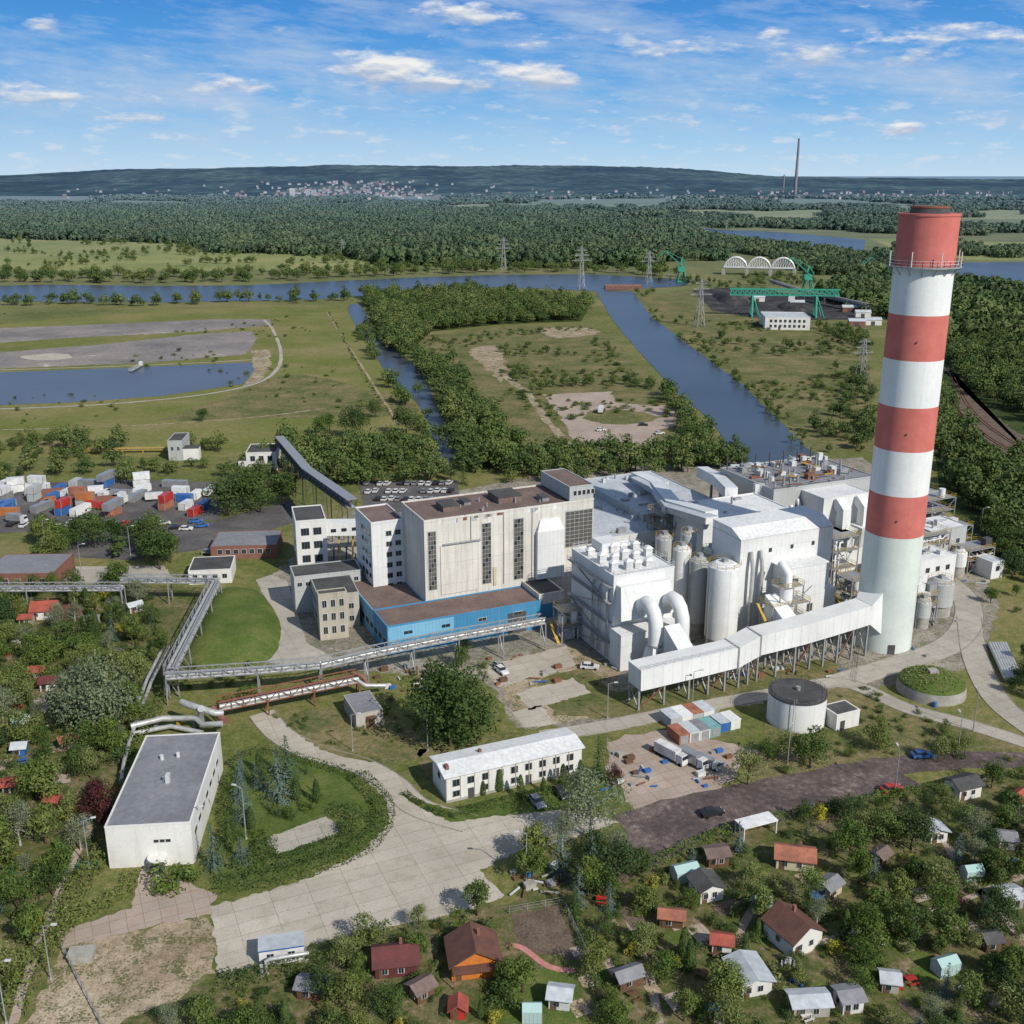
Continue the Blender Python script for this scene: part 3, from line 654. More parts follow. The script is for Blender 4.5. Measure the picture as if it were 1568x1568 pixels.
for a in range(0,32,4): x=a*math.pi/16+.1; b.beam('antennas','steel_white',(7.9*math.cos(x),7.9*math.sin(x),zp),(7.9*math.cos(x),7.9*math.sin(x),zp+3.2),.18)
lx,ly=6.6*math.cos(.15),6.6*math.sin(.15)
for z in range(2,int(H)-1): b.beam('ladder','steel_grey',(lx+.25,ly-.35,z),(lx+.25,ly+.35,z),.08)
for s_ in (-.4,.4): b.beam('ladder','steel_grey',(lx+.25,ly+s_,0),(lx+.25,ly+s_,H),.1)
for i,zc in enumerate((zz[1],zz[3],zz[5])):
    for k in range(3): a=k*2.09+4.4; r_=rr(zc)+.02; b.box('vents','steel_dark',r_*math.cos(a)-.15,r_*math.cos(a)+.15,r_*math.sin(a)-.15,r_*math.sin(a)+.15,zc+4,zc+4.4)
b.box('door','steel_dark',-.8,.8,-R0-.12,-R0+.6,0,2.4)
b.done()
# ---------------------------------------------------------------- boiler house
b=Bld('power_station_boiler_house',P(652,918,8),24)
aR=b.fr(865,780,0)[0]; aE=b.fr(909,770,0)[0]; dep=b.L(620,770,28.3)[1]; ZT=28.3
shell(b,0,aE,0,dep,0,ZT,'clad_old','roof_brown',.5)
a0=b.fr(878,765,0)[0]
shell(b,a0-1,aE,0.3,dep,ZT+.5,ZT+4,'clad_grey','roof_brown',.3,'penthouse')
for i in range(5): b.winf(a0+.6+i*1.3,ZT+2.4,.9,1.2,.3,mull=0)
for (x0,x1,y0,y1) in ((655,669,815,902),(738,752,802,892),(787,801,795,885)):
    l=b.fr(x0,y0,0); r_=b.fr(x1,y1,0); zt=l[1]; zb=max(9,r_[1])
    b.box('strip_glazing_frame','clad_grey',l[0]-.15,r_[0]+.15,-.08,.02,zb-.15,zt+.15)
    k=int((zt-zb)/1.1)
    for i in range(k):
        for j in range(3):
            w=(r_[0]-l[0])/3; b.box('strip_glazing','louvre' if (i*3+j)%4 else 'glass_dark',l[0]+j*w+.05,l[0]+(j+1)*w-.05,-.14,-.05,zb+i*(zt-zb)/k+.06,zb+(i+1)*(zt-zb)/k-.06)
l=b.fr(866,784,0); r_=b.fr(906,832,0)
b.box('louvre_frame','clad_grey',l[0]-.1,r_[0]+.1,-.08,.02,r_[1]-.1,l[1]+.2)
for i in range(9):
    for j in range(6):
        w=(r_[0]-l[0])/6; h=(l[1]-r_[1])/9; b.box('louvres','louvre',l[0]+j*w+.08,l[0]+(j+1)*w-.08,-.15,-.05,r_[1]+i*h+.08,r_[1]+(i+1)*h-.08)
l=b.fr(674,835,0); r_=b.fr(733,908,0); b.box('facade_panel','clad_old',l[0],r_[0],-.22,0,max(8.6,r_[1]),l[1])
l2=b.fr(683,828,0); b.box('facade_crane_rail','steel_grey',l2[0]-1,r_[0]+.5,-.7,-.23,l[1],l[1]+.3)
l=b.fr(755,868,0); r_=b.fr(760,890,0); b.box('cream_duct','paint_cream',l[0],r_[0],-.3,0,9,l[1])
l=b.fr(820,805,0); r_=b.fr(860,880,0)
b.box('facade_hopper','clad_white',l[0],r_[0],-1.4,0,9,l[1]-1.5); b.hull8('facade_hopper_top','clad_white',[(l[0],-1.4,l[1]-1.5),(r_[0],-1.4,l[1]-1.5),(r_[0],0,l[1]-1.5),(l[0],0,l[1]-1.5)],[(l[0]+1.2,-.4,l[1]+1.5),(r_[0]-1.2,-.4,l[1]+1.5),(r_[0]-1.2,0,l[1]+1.5),(l[0]+1.2,0,l[1]+1.5)])
for i in range(16):
    x=rnd.uniform(2,aE-9); b.box('cladding_repairs',rnd.choice(['clad_grey','rust','clad_white','clad_white','rust']),x,x+rnd.uniform(.5,1.8),-.05,0,ZT-rnd.uniform(.5,1.6),ZT-.05)
for x in (aE*.26,aE*.45,aE*.62): b.box('downpipes','steel_grey',x,x+.18,-.2,0,9,ZT)
for (x0,x1,y0,y1,h,mt) in ((.15,.24,.3,.6,1.6,'roof_brown'),(.48,.62,.35,.75,1.8,'roof_brown'),(.3,.34,.5,.7,1,'roof_grey'),(.72,.76,.2,.4,1.2,'steel_grey')):
    b.box('roof_housings',mt,aE*x0,aE*x1,dep*y0,dep*y1,ZT+.12,ZT+h); b.box('roof_housings','roof_dark',aE*x0-.2,aE*x1+.2,dep*y0-.2,dep*y1+.2,ZT+h,ZT+h+.15)
for i in range(14):
    x,y=rnd.uniform(2,aE-9),rnd.uniform(2,dep-2); b.cyl('roof_vents','steel_grey',x,y,ZT+.12,ZT+rnd.uniform(.8,1.8),.25,.25,8)
aw,zw=b.fr(568,803,dep-2); d2=b.lf(547,789,aw)[0]
shell(b,aw,-.02,dep-2,d2+2,0,zw,'clad_white','roof_brown',.5,'wing_walls')
for i in range(6):
    z=zw-3-i*2.9
    b.winf(aw*.48,z,1.5,1.3,dep-2); b.winf(aw*.2,z,1.5,1.3,dep-2)
    for j in range(3): b.winl(dep+j*3.0,z,1.8,1.2,aw)
bA=-11.3; aA=b.L(592,962,7)[0]; aZ=b.fr(828,915,bA)[0]
shell(b,aA,aZ,bA,0,0,7.2,'clad_blue','roof_brown',.4,'annex_walls'); shell(b,aA,0,0.01,dep+6,0,7.0,'clad_bluelight','roof_brown',.4,'annex_walls')
b.box('annex_front_panels','clad_bluelight',aA+.2,aA+(aZ-aA)*.42,bA-.08,bA,3.6,7.2)
for i in range(int((aZ-aA)/3.2)):
    x=aA+2+i*3.2
    if i<9: b.winf(x,2.2,2.2,1.2,bA,'steel_white','glass_dark',2)
    if i%3==1: b.winf(x,5.2,2.2,.8,bA)
for i in range(6): b.winl(bA+2+i*3.6,3.0,2.2,1.4,aA)
b.box('annex_gate','steel_dark',aZ-9,aZ-4,bA-.06,bA,0,5.5)
shell(b,aZ+.02,aZ+7,bA+1,0,0,8.5,'clad_old','roof_dark',.3,'link_block')
b.box('link_block_panels','clad_blue',aZ+.5,aZ+5,bA+.93,bA+1,2,6)
b.done()
# halls
def roofstuff(b,n_,z,seed=1,mats=('steel_white','steel_grey','roof_light'),pipes=True):
    r=random.Random(seed)
    for i in range(n_):
        x,y=r.uniform(1,b.w-3),r.uniform(1,b.d-3); k=r.random()
        if k<.5: b.box('roof_units',r.choice(mats),x,x+r.uniform(.8,2.6),y,y+r.uniform(.8,2),z,z+r.uniform(.6,1.8))
        elif k<.8 or not pipes: b.cyl('roof_stacks','steel_grey',x,y,z,z+r.uniform(.8,2.2),.3,.3,8)
        else: b.beam('roof_pipes','pipe_lagging',(x,y,z+.4),(x+r.uniform(-5,5),y,z+.4),.4)
b=bb('turbine_hall',(915,828),14,(1010,803),(900,745),24,'clad_white','roof_light',.4); roofstuff(b,14,14.1,3); b.done()
b=bb('workshop_hall',(985,790),16,(1090,765),(950,728),24,'clad_grey','roof_light',.4); roofstuff(b,20,16.1,4); b.done()
def winrow(b,z,n,w=1.4,h=1.4,x0=.08,x1=.92):
    for i in range(n): b.winf(b.w*(x0+(x1-x0)*(i+.5)/n),z,w,h,0)
b=bb('process_hall',(1078,798),22,(1200,776),(1055,770),24,'clad_white','roof_white',.4); roofstuff(b,8,22.1,5); winrow(b,17,4); b.done()
b=bb('process_hall',(1185,752),24,(1330,727),(1150,712),24,'clad_grey','roof_grey',.4)
for i in range(80):
    x,y=rnd.uniform(1,b.w-2),rnd.uniform(1,b.d-2); k=rnd.random(); h=rnd.uniform(1,4)
    if k<.35: b.cyl('roof_stacks','steel_grey',x,y,24.1,24+h,.35,.35,8)
    elif k<.7: b.box('roof_units',rnd.choice(['steel_white','steel_white','steel_grey','rust']),x,x+rnd.uniform(1,3),y,y+rnd.uniform(1,2),24.1,24+h*.6)
    else: b.beam('roof_pipes',rnd.choice(['rust','pipe_lagging','steel_yellow']),(x,y,25),(x+rnd.uniform(-4,4),y+rnd.uniform(-4,4),25.5),.35)
for i in range(7): b.beam('roof_masts','steel_dark',(b.w*i/7+1,b.d-2,24),(b.w*i/7+1,b.d-2,28),.3)
b.rail([(0,0,24.5),(b.w,0,24.5)],'steel_grey'); b.rail([(0,0,24.5),(0,b.d,24.5)],'steel_grey')
for z in (8,13,18): b.sweep('wall_pipes','pipe_lagging',[(0,-1,z),(b.w*.5,-1,z),(b.w*.5,-1,z-4)],.5)
for i in range(5): b.sweep('wall_ducts','duct_white',[(2+i*2.2,-1.2,1),(2+i*2.2,-1.2,14+i*1.5),(2+i*2.2,0,16+i*1.5)],.6)
b.done()
b=bb('filter_building',(1262,765),23,(1325,752),(1240,748),24,'clad_white','roof_white',.3)
for i in range(2):
    x=b.w*(.3+.45*i); b.hull8('hoppers','duct_white',[(x-.5,-3,8),(x+.5,-3,8),(x+.5,-1.5,8),(x-.5,-1.5,8)],[(x-3,-6,15),(x+3,-6,15),(x+3,0,15),(x-3,0,15)])
    b.sweep('ducts','duct_white',[(x,-3,15),(x,-3,20),(x,0,22)],[(-1.4,-1.4),(1.4,-1.4),(1.4,1.4),(-1.4,1.4)],False)
b.done()
b=Bld('conveyor_gallery_enclosed',P(985,735,17),24)
b.sweep('gallery','duct_white',[b.L(975,730,17),b.L(1005,745,18),b.L(1030,775,22),b.L(1090,792,24)],[(-2.0,-1.7),(2.0,-1.7),(2.0,1.7),(-2.0,1.7)],False)
b.sweep('gallery_roof','roof_light',[b.L(975,730,18.8),b.L(1005,745,19.8),b.L(1030,775,23.8),b.L(1090,792,25.8)],[(-2.2,-.05),(2.2,-.05),(2.2,.1),(-2.2,.1)],False)
b.sweep('gallery_two','duct_white',[b.L(1075,722,19),b.L(1100,735,21),b.L(1120,755,23)],[(-1.8,-1.6),(1.8,-1.6),(1.8,1.6),(-1.8,1.6)],False)
b.sweep('gallery_three','duct_white',[b.L(1125,718,19),b.L(1150,735,21),b.L(1165,750,23)],[(-1.6,-1.5),(1.6,-1.5),(1.6,1.5),(-1.6,1.5)],False)
for (x,y) in ((1005,745),(1030,775),(1090,735)): q_=b.L(x,y,18); b.box('supports','steel_grey',q_[0]-.3,q_[0]+.3,q_[1]-.3,q_[1]+.3,0,16.4)
b.done()
# absorber
b=bb('flue_gas_absorber_building',(1135,830),26.7,(1266,803),(1092,808),24,'clad_white','roof_white',.3)
w,d=b.w,b.d
b.hull8('sloped_roof','roof_white',[(0,0,27.1),(w,0,27.1),(w,d,27.1),(0,d,27.1)],[(0,d*.35,29),(w,d*.35,29),(w,d,29),(0,d,29)])
b.box('lower_extension','clad_white',w*.36,w*.8,-5,-.02,0,20); b.box('lower_extension_roof','roof_white',w*.34,w*.82,-5.2,-.02,20,20.3)
b.box('stair_block','clad_white',w*.8,w*1.0,-3,-.02,0,12)
b.box('wall_vents','steel_dark',w*.42,w*.5,-5.08,-5,16,17.2); b.box('wall_vents','steel_dark',w*.62,w*.68,-5.08,-5,8,10)
winrow(b,23.5,3,.9,1,.2,.9)
for z in (6,11,16): b.platform(-3.5,-.3,0,d,z,False)
for q_ in ((w*.1,-2.5),(w*.2,-2.5)): b.sweep('downpipes','pipe_lagging',[(q_[0],-.5,24),(q_[0],-1.5,20),(q_[0],-1.5,1)],.45)
b.platform(w*.1,w*.5,-10,-5.3,9); b.platform(w*.1,w*.5,-10,-5.3,13,True,zb=9); b.platform(w*.2,w*.45,-9,-5.3,17,True,zb=13)
for (s_,t_) in ((w*.1,w*.5),(w*.5,w*.1)): b.beam('bracing','steel_grey',(s_,-10,0),(t_,-10,9),.2); b.beam('bracing','steel_grey',(s_,-10,9),(t_,-10,17),.2)
b.sweep('vessel_feed','duct_white',[(w*.3,-8,17),(w*.3,-8,20),(w*.3,-5,22)],1.0)
b.cyl('vessel','duct_white',w*.3,-7.6,9.1,16.5,1.6,1.6,18)
for i in range(4): b.beam('stairs','steel_yellow',(w*.1-1,-9 if i%2 else -5.5,i*3.25),(w*.1-1,-5.5 if i%2 else -9,i*3.25+3.25),.7,.15)
b.done()
# ESP
b=bb('precipitator_building',(940,884),21.5,(1022,862),(883,840),24,'clad_white','roof_white',.3)
w,d=b.w,b.d
for i in range(5):
    for j in range(3):
        if (i,j) in ((1,2),(4,0)): continue
        x,y=w*(.12+.19*i)+rnd.uniform(-.4,.4),d*(.15+.28*j)+rnd.uniform(-.3,.3); h_=rnd.uniform(.2,1.3); b.box('roof_hoods','steel_white',x-.9,x+.9,y-.7,y+.7,21.7,22.6+h_); b.hull8('roof_hood_tops','roof_white',[(x-1.1,y-.9,22.6+h_),(x+1.1,y-.9,22.6+h_),(x+1.1,y+.9,22.6+h_),(x-1.1,y+.9,22.6+h_)],[(x-.4,y-.4,23.2+h_),(x+.4,y-.4,23.2+h_),(x+.4,y+.4,23.2+h_),(x-.4,y+.4,23.2+h_)])
b.box('roof_block','clad_white',w*.3,w*.62,d*.7,d*.95,21.7,24.2)
b.rail([(0,0,21.8),(w,0,21.8),(w,d,21.8),(0,d,21.8),(0,0,21.8)],'steel_white',1.1)
b.hull8('inlet_hood','duct_white',[(0,-4,12),(w*.9,-4,12),(w*.9,-.02,12),(0,-.02,12)],[(w*.05,-2.0,19.5),(w*.85,-2.0,19.5),(w*.85,-.02,19.5),(w*.05,-.02,19.5)])
b.box('fan_house','clad_white',-.5,w*.95,-5,-.02,0,9.0); b.box('fan_house_roof','roof_white',-.7,w*.97,-5.2,-.02,9,9.2)
for x in (w*.35,w*.78):
    b.sweep('outlet_duct','duct_white',[(x,-2.5,13),(x,-3.6,15),(x,-5.2,16.2),(x,-7,16.2),(x,-8.6,15),(x,-9.6,13),(x,-9.8,11),(x,-9.8,8)],1.7,True,18)
    b.cyl('duct_flange','steel_grey',x,-9.8,7.6,8,2.0,2.0,18); b.hull8('fan_casing','duct_white',[(x-2.2,-12.2,3),(x+2.2,-12.2,3),(x+2.2,-7.6,3),(x-2.2,-7.6,3)],[(x-1.4,-11.2,7.6),(x+1.4,-11.2,7.6),(x+1.4,-8.4,7.6),(x-1.4,-8.4,7.6)])
    for s_ in (-2,2): b.box('fan_legs','steel_dark',x+s_-.2,x+s_+.2,-12,-11.6,0,3)
    for k_ in range(3): b.beam('duct_bracing','steel_dark',(x-1.2+k_*1.2,-12.3,3.2),(x,-11.6,6.6),.18)
for z in (5,10,15,19): b.box('side_walkways','steel_grey',-1.3,-.02,0,d,z,z+.12); b.rail([(-1.3,0,z+.1),(-1.3,d,z+.1)],'steel_grey')
for i in range(4): b.beam('stairs','steel_grey',(-1.0,1 if i%2 else d-1,i*5),(-1.0,d-1 if i%2 else 1,min(20,i*5+5)),.4,.15)
for y in (2,6,9): b.sweep('side_pipes','pipe_lagging',[(-.6,y,1),(-.6,y,17),(0,y,18)],.3)
b.done()
def silo(px,py,zt,r,name='storage_silo',mat='duct_white'):
    c=P(px,py,zt); b=Bld(name,c,24); b.cyl('shell',mat,0,0,3,zt-1,r,r,28); b.cyl('top',mat,0,0,zt-1,zt,r,r*.55,28)
    b.cyl('skirt','concrete_plain',0,0,0,3,r*.9,r*.9,20)
    for k in range(1,4): z=3+(zt-4)*k/4; b.cyl('stiffener_rings',mat,0,0,z,z+.1,r+.03,r+.03,28)
    b.rail([((r)*math.cos(a*math.pi/6),(r)*math.sin(a*math.pi/6),zt-.9) for a in range(13)],'steel_yellow',1.2,.06); b.box('hatch','steel_grey',-.6,.6,-.6,.6,zt,zt+.9)
    b.beam('ladder','steel_grey',(-r-.2,-.3,0),(-r-.2,-.3,zt),.1); b.beam('ladder','steel_grey',(-r-.2,.3,0),(-r-.2,.3,zt),.1); b.done()
silo(1110,860,22,3.9); silo(1072,852,20,2.6,mat='clad_grey'); silo(1045,835,22,2.3); silo(1018,818,22,2.3,mat='clad_grey'); silo(1055,812,24,2.0,mat='clad_grey'); silo(1090,838,21,2.4)
b=Bld('process_pipe_structure',P(1060,960),24)
b.box('equipment_block','clad_white',0,9,0,8,0,12); b.box('equipment_block','steel_dark',3,5,-.1,0,2,9); b.platform(-4,0,0,8,9); b.platform(-4,0,0,8,13,True,zb=9); b.platform(0,9,-3,0,12)
for i in range(6): b.sweep('pipes',rnd.choice(['pipe_lagging','duct_white']),[(i*1.6,-1,1),(i*1.6,-1,11+i*.5),(i*1.6+1,2,13+i*.5),(i*1.6+1,8,13+i*.5)],.35+.1*(i%3))
b.done()
def skid(name,px,py,w,d,hs,ang=24,seed=1,pipes=10):
    r=random.Random(seed); b=Bld(name,P(px,py),ang); zb=0
    for z in hs: b.platform(0,w,0,d,z,True,zb=zb); zb=z
    for i in range(pipes):
        x,y=r.uniform(0,w),r.uniform(0,d); z=r.uniform(2,hs[-1]); m_=r.choice(['pipe_lagging','duct_white','steel_grey','duct_white','rust'])
        b.sweep('pipes',m_,[(x,y,.2),(x,y,z),(r.uniform(0,w),y,z+.01),(r.uniform(0,w),r.uniform(0,d),z+.02)],r.uniform(.12,.4))
    for i in range(5):
        x,y=r.uniform(1,w-1.5),r.uniform(1,d-1.5); z=r.choice([0]+list(hs)); 
        if i%2: b.cyl('vessels','duct_white',x,y,z+.1,z+r.uniform(2,4),1.0,1.0,16)
        else: b.box('equipment',r.choice(['steel_white','clad_white','steel_grey','steel_dark']),x,x+2.4,y,y+1.8,z,z+2.2)
    for x in (0,w):
        b.beam('bracing','steel_grey',(x,0,0),(x,d,hs[-1]),.15); b.beam('bracing','steel_grey',(0 if x else w,0,0),(x,0,hs[-1]),.15)
    b.beam('stairs','steel_yellow',(-.8,0,0),(-.8,d,hs[0]),.7,.15)
    b.done()
skid('pipe_platform',1270,905,9,9,(6,11,15),seed=3,pipes=18); skid('pipe_platform',1200,965,8,6,(5,10),seed=4); skid('pipe_platform',1400,885,12,10,(5,9,12),seed=5,pipes=18)
skid('pipe_platform',1405,830,14,12,(5,9,13),seed=6,pipes=18); skid('pipe_platform',1285,850,8,12,(8,14),seed=7,pipes=18); skid('pipe_platform',1480,880,10,7,(4,7),seed=8); skid('pipe_platform',1405,960,6,6,(5,8),seed=10); skid('pipe_platform',860,985,8,5,(4,8),seed=14)
skid('pipe_platform',1150,925,6,5,(7,12,16),seed=21,pipes=12); skid('pipe_platform',1010,895,5,8,(10,16,20),seed=22,pipes=14); skid('pipe_platform',1440,850,12,8,(4,8),seed=23,pipes=14); skid('pipe_platform',1300,940,6,6,(5,9),seed=24,pipes=12)
b=bb('electrical_building',(1410,860),9,(1465,850),(1395,835),24,'clad_white','roof_white',.3); winrow(b,6,3); roofstuff(b,5,9.1,8); b.done()
b=bb('reagent_building',(1425,815),12,(1480,805),(1412,795),24,'clad_grey','roof_white',.3); winrow(b,8,3); roofstuff(b,6,12.1,9); b.done()
b=bb('switchgear_kiosk',(1520,862),5,(1547,862),(1516,848),24,'clad_white','roof_light',.2); winrow(b,3,1); b.done()
silo(1442,885,10,3.4,'lime_silo','clad_grey'); silo(1415,915,8,2.0,'lime_silo','clad_grey'); silo(1470,840,8,2.2,'lime_silo','duct_white')
# main flue duct
b=Bld('flue_gas_duct',P(970,1052,5),24)
q0=b.L(968,1034,7.5); 
xs=[(972,7.2,0),(1060,7.5,0),(1118,7.8,0),(1150,9.0,1.2),(1215,9.4,1.2),(1262,10.0,1.4),(1312,10.8,1.6)]
pts=[]
for (px,z,off) in xs:
    a_=b.fr(px,1030,q0.y+off)[0]; pts.append(Vector((a_,q0.y+off,z)))
b.sweep('duct','duct_white',pts,[(-2.7,-2.4),(2.7,-2.4),(2.7,2.4),(-2.7,2.4)],False)
for i in (2,3): b.sweep('expansion_joint','steel_grey',[pts[i]-Vector((.2,0,0)),pts[i]+Vector((.2,0,0))],[(-2.85,-2.55),(2.85,-2.55),(2.85,2.55),(-2.85,2.55)],False)
e_=pts[-1]; cb_=Vector(b.loc(P(1350,984))); 
b.hull8('chimney_transition','duct_white',[(e_.x,e_.y-2.7,e_.z-2.4),(cb_.x-5.0,cb_.y-4.6,5),(cb_.x-5.0,cb_.y+3.5,5),(e_.x,e_.y+2.7,e_.z-2.4)],[(e_.x,e_.y-2.7,e_.z+2.4),(cb_.x-5.0,cb_.y-4.0,15.5),(cb_.x-5.0,cb_.y+3.5,15.5),(e_.x,e_.y+2.7,e_.z+2.4)])
for i in range(15):
    t=i/14*(len(pts)-1); k=min(int(t),len(pts)-2); c=pts[k].lerp(pts[k+1],t-k)
    for s_ in (-2,2):
        b.box('columns','steel_grey',c.x-.2,c.x+.2,c.y+s_-.2,c.y+s_+.2,0,c.z-2.4)
    b.beam('bracing','steel_grey',(c.x,c.y-2,0),(c.x,c.y+2,c.z-2.5),.18); b.beam('bracing','steel_grey',(c.x,c.y+2,0),(c.x,c.y-2,c.z-2.5),.18)
    if i<14:
        t2=(i+1)/14*(len(pts)-1); k2=min(int(t2),len(pts)-2); c2=pts[k2].lerp(pts[k2+1],t2-k2)
        if i%3==0: b.beam('bracing','rust',(c.x,c.y-2,.2),(c2.x,c2.y-2,c2.z-2.6),.2)
b.rail([(p_.x,p_.y-2.5,p_.z+2.4) for p_ in pts[:3]],'steel_white')
for (pi,hh,dd) in ((1,13,9),(4,15,10)):
    p_=pts[pi]; b.hull8('riser_duct','duct_white',[(p_.x-2,p_.y+2.7,p_.z-2),(p_.x+2,p_.y+2.7,p_.z-2),(p_.x+2,p_.y+dd,p_.z-2),(p_.x-2,p_.y+dd,p_.z-2)],[(p_.x-2,p_.y+2.7,p_.z+2),(p_.x+2,p_.y+2.7,p_.z+2),(p_.x+2,p_.y+dd,hh),(p_.x-2,p_.y+dd,hh)])
b.done()
b=Bld('chimney_annex',P(1375,975),24); b.hull8('housing','duct_white',[(0,0,0),(4,0,0),(4,4,0),(0,4,0)],[(0,1.5,5),(4,1.5,5),(4,4,5),(0,4,5)]); b.box('door','steel_dark',1,2.4,-.05,.05,0,2.2); b.done()
def tank(name,px,py,pyt,r,wall,roof):
    o=P(px,py); h=ZAT(o,pyt)*1.0; b=Bld(name,o,24); b.cyl('shell',wall,0,0,0,h,r,r,48); b.cyl('roof',roof,0,0,h+.01,h+.25,r-.25,r-.6,48); b.cyl('top_curb','steel_dark',0,0,h-.35,h+.05,r+.08,r+.08,48)
    b.rail([(r*.97*math.cos(a*math.pi/12),r*.97*math.sin(a*math.pi/12),h) for a in range(25)],'steel_dark',1,.05); b.cyl('vent','steel_grey',0,0,h+.2,h+1,.5,.5,12)
    for s_ in (-.3,.3): b.beam('ladder','steel_grey',(-r*.7+s_,-r*.75,0),(-r*.7+s_,-r*.75,h+1),.08)
    b.done(); return h
tank('water_tank',1218,1102,1058,6.0,'duct_white','roof_dark')
b=bb('pump_shed',(1282,1096),3.6,(1318,1088),(1262,1080),24,'plaster_white','roof_dark',.15); b.box('door','steel_dark',1,2.2,-.05,.02,0,2.1); b.done()
o=P(1425,1058); b=Bld('covered_reservoir',o,0); b.cyl('ring_wall','concrete_plain',0,0,0,2.4,7.4,7.2,40)
for k in range(8): b.cyl('grass_cover','grass_lawn',0,0,2.4+k*.28,2.4+(k+1)*.28,7.15*math.cos(k*.17),7.15*math.cos((k+1)*.17),40)
b.cyl('vent','paint_blue',-2,-7.6,0,1.2,.4,.4,10); b.box('hatch','concrete_plain',-1,1,-1,1,4.4,5.2)
r_=random.Random(5); vs=[];fs=[]
for i in range(900):
    a=r_.uniform(0,6.28); q_=6.9*math.sqrt(r_.random()); leafquad(vs,fs,Vector((math.cos(a)*q_,math.sin(a)*q_,2.5+2.1*(1-(q_/7.2)**2)+r_.uniform(0,.5))),Vector((0,0,1))+rv(r_)*.8,.45,r_)
b.add('weeds','leaf_light',vs,fs); b.done()
# ---------------------------------------------------------------- left side blocks
b=bb('coal_transfer_tower',(452,800),17,(497,790),(442,778),15,'plaster_white','roof_dark',.4)
for i in range(3):
    for j in range(2): b.winf(b.w*(.3+.4*j),14-i*4,2.2,2.0,0,'steel_grey','glass_dark',2)
for i in range(3): b.winl(b.d*.5,13-i*4,2,1.6,0)
b.sweep('gallery','clad_white',[(b.w,b.d*.4,13),(b.w+13,b.d*.4,12)],[(-2.1,-1.9),(2.1,-1.9),(2.1,1.9),(-2.1,1.9)],False)
for k_ in range(4): b.box('gallery_windows','glass_dark',b.w+1.5+k_*3,b.w+3+k_*3,b.d*.4-2.16,b.d*.4-2.1,12,13)
for i in range(3): b.beam('gallery_legs','steel_yellow',(b.w+3+i*4,b.d*.4,0),(b.w+4+i*4,b.d*.4,10),.4)
for i in range(6): b.beam('coal_chute','steel_yellow' if i%2 else 'steel_dark',(b.w+1+i*1.8,-2,0),(b.w+2+i*1.8,2,8),.4)
b.box('lower_block','plaster_grey',0,b.w+10,b.d*.2,b.d,0,5); b.done()
def gallery(name,pts,w=2.2,h=1.8,step=11,mat='steel_grey',deck='steel_white',pipes=('pipe_lagging','pipe_lagging'),roof=False,legm=None,pr=.4):
    W=[P(*p) for p in pts]; b=Bld(name,W[0],0); W=[Vector(b.loc(p)) for p in W]
    for p,q_ in zip(W,W[1:]):
        L=(q_-p).length; d=(q_-p).normalized(); s_=d.cross(Vector((0,0,1))).normalized(); n_=max(1,int(L/2.4))
        for sg in (-1,1):
            o_=s_*sg*w/2
            b.beam('chords',mat,p+o_,q_+o_,.2); b.beam('chords',mat,p+o_+Vector((0,0,h)),q_+o_+Vector((0,0,h)),.2)
            for i in range(n_):
                u=p.lerp(q_,i/n_)+o_; v_=p.lerp(q_,(i+1)/n_)+o_; z_=Vector((0,0,h))
                b.beam('web',mat,u,u+z_,.12); b.beam('web',mat,u+(z_ if i%2 else z_*0),v_+(z_*0 if i%2 else z_),.12)
        b.sweep('deck',deck,[p,q_],[(-w/2+.1,.02),(w/2-.1,.02),(w/2-.1,.14),(-w/2+.1,.14)],False)
        for i,pm in enumerate(pipes): o_=s_*((i+.5)/len(pipes)-.5)*w*.8+Vector((0,0,pr+.2)); b.sweep('pipes',pm,[p+o_,q_+o_],pr)
        if roof: b.sweep('roof_sheet',roof,[p+Vector((0,0,h)),q_+Vector((0,0,h))],[(-w/2-.1,.12),(w/2+.1,.12),(w/2+.1,.25),(-w/2-.1,.25)],False)
        k=max(1,int(L/step))
        for i in range(k+1):
            c=p.lerp(q_,i/k)
            for sg in (-1,1): b.beam('legs',legm or mat,Vector((c.x,c.y,0))+s_*sg*(w/2+.3),c+s_*sg*w/2,.25)
            if c.z>3: b.beam('legs',legm or mat,Vector((c.x,c.y,c.z*.1))+s_*(w/2+.2),Vector((c.x,c.y,c.z*.9))-s_*w/2,.12)
    b.done()
gallery('pipe_bridge',[(255,1037,6),(395,1028,6),(490,1020,6),(560,1004,6.5),(700,976,7),(832,952,7)],2.6,1.6)
gallery('pipe_bridge',[(260,1030,6),(330,893,6)],2.6,1.6)
gallery('pipe_bridge',[(332,891,6),(186,890,6)],2.4,1.5); gallery('pipe_bridge',[(188,902,6),(-30,903,6)],2.4,1.5)
gallery('coal_conveyor_bridge',[(428,678,9),(470,728,12),(540,778,16)],3.2,2.5,14,'steel_dark','steel_grey',('steel_grey',),'steel_grey')
gallery('rusty_pipe_truss',[(335,1085,3),(548,1042,3.5)],2.6,2.2,9,'rust','steel_white',('pipe_red','pipe_lagging'),False,'rust',.5)
b=Bld('insulated_steam_pipes',P(270,1080),0)
def pl(*a): return [b.L(*x) for x in a]
b.sweep('pipe','pipe_lagging',pl((200,1112,2.5),(250,1100,2.5),(300,1100,2.5),(312,1110,2.5),(340,1108,3)),.6,n=16)
b.sweep('pipe','pipe_lagging',pl((200,1124,1.2),(262,1112,1.2),(310,1122,1.0)),.5,n=16)
b.sweep('pipe','pipe_lagging',pl((278,1075,5),(285,1078,5),(330,1092,4.5),(340,1092,4)),.7,n=16)
b.sweep('pipe','pipe_lagging',pl((308,1085,5.5),(308,1095,3),(308,1110,.5)),.75,n=16)
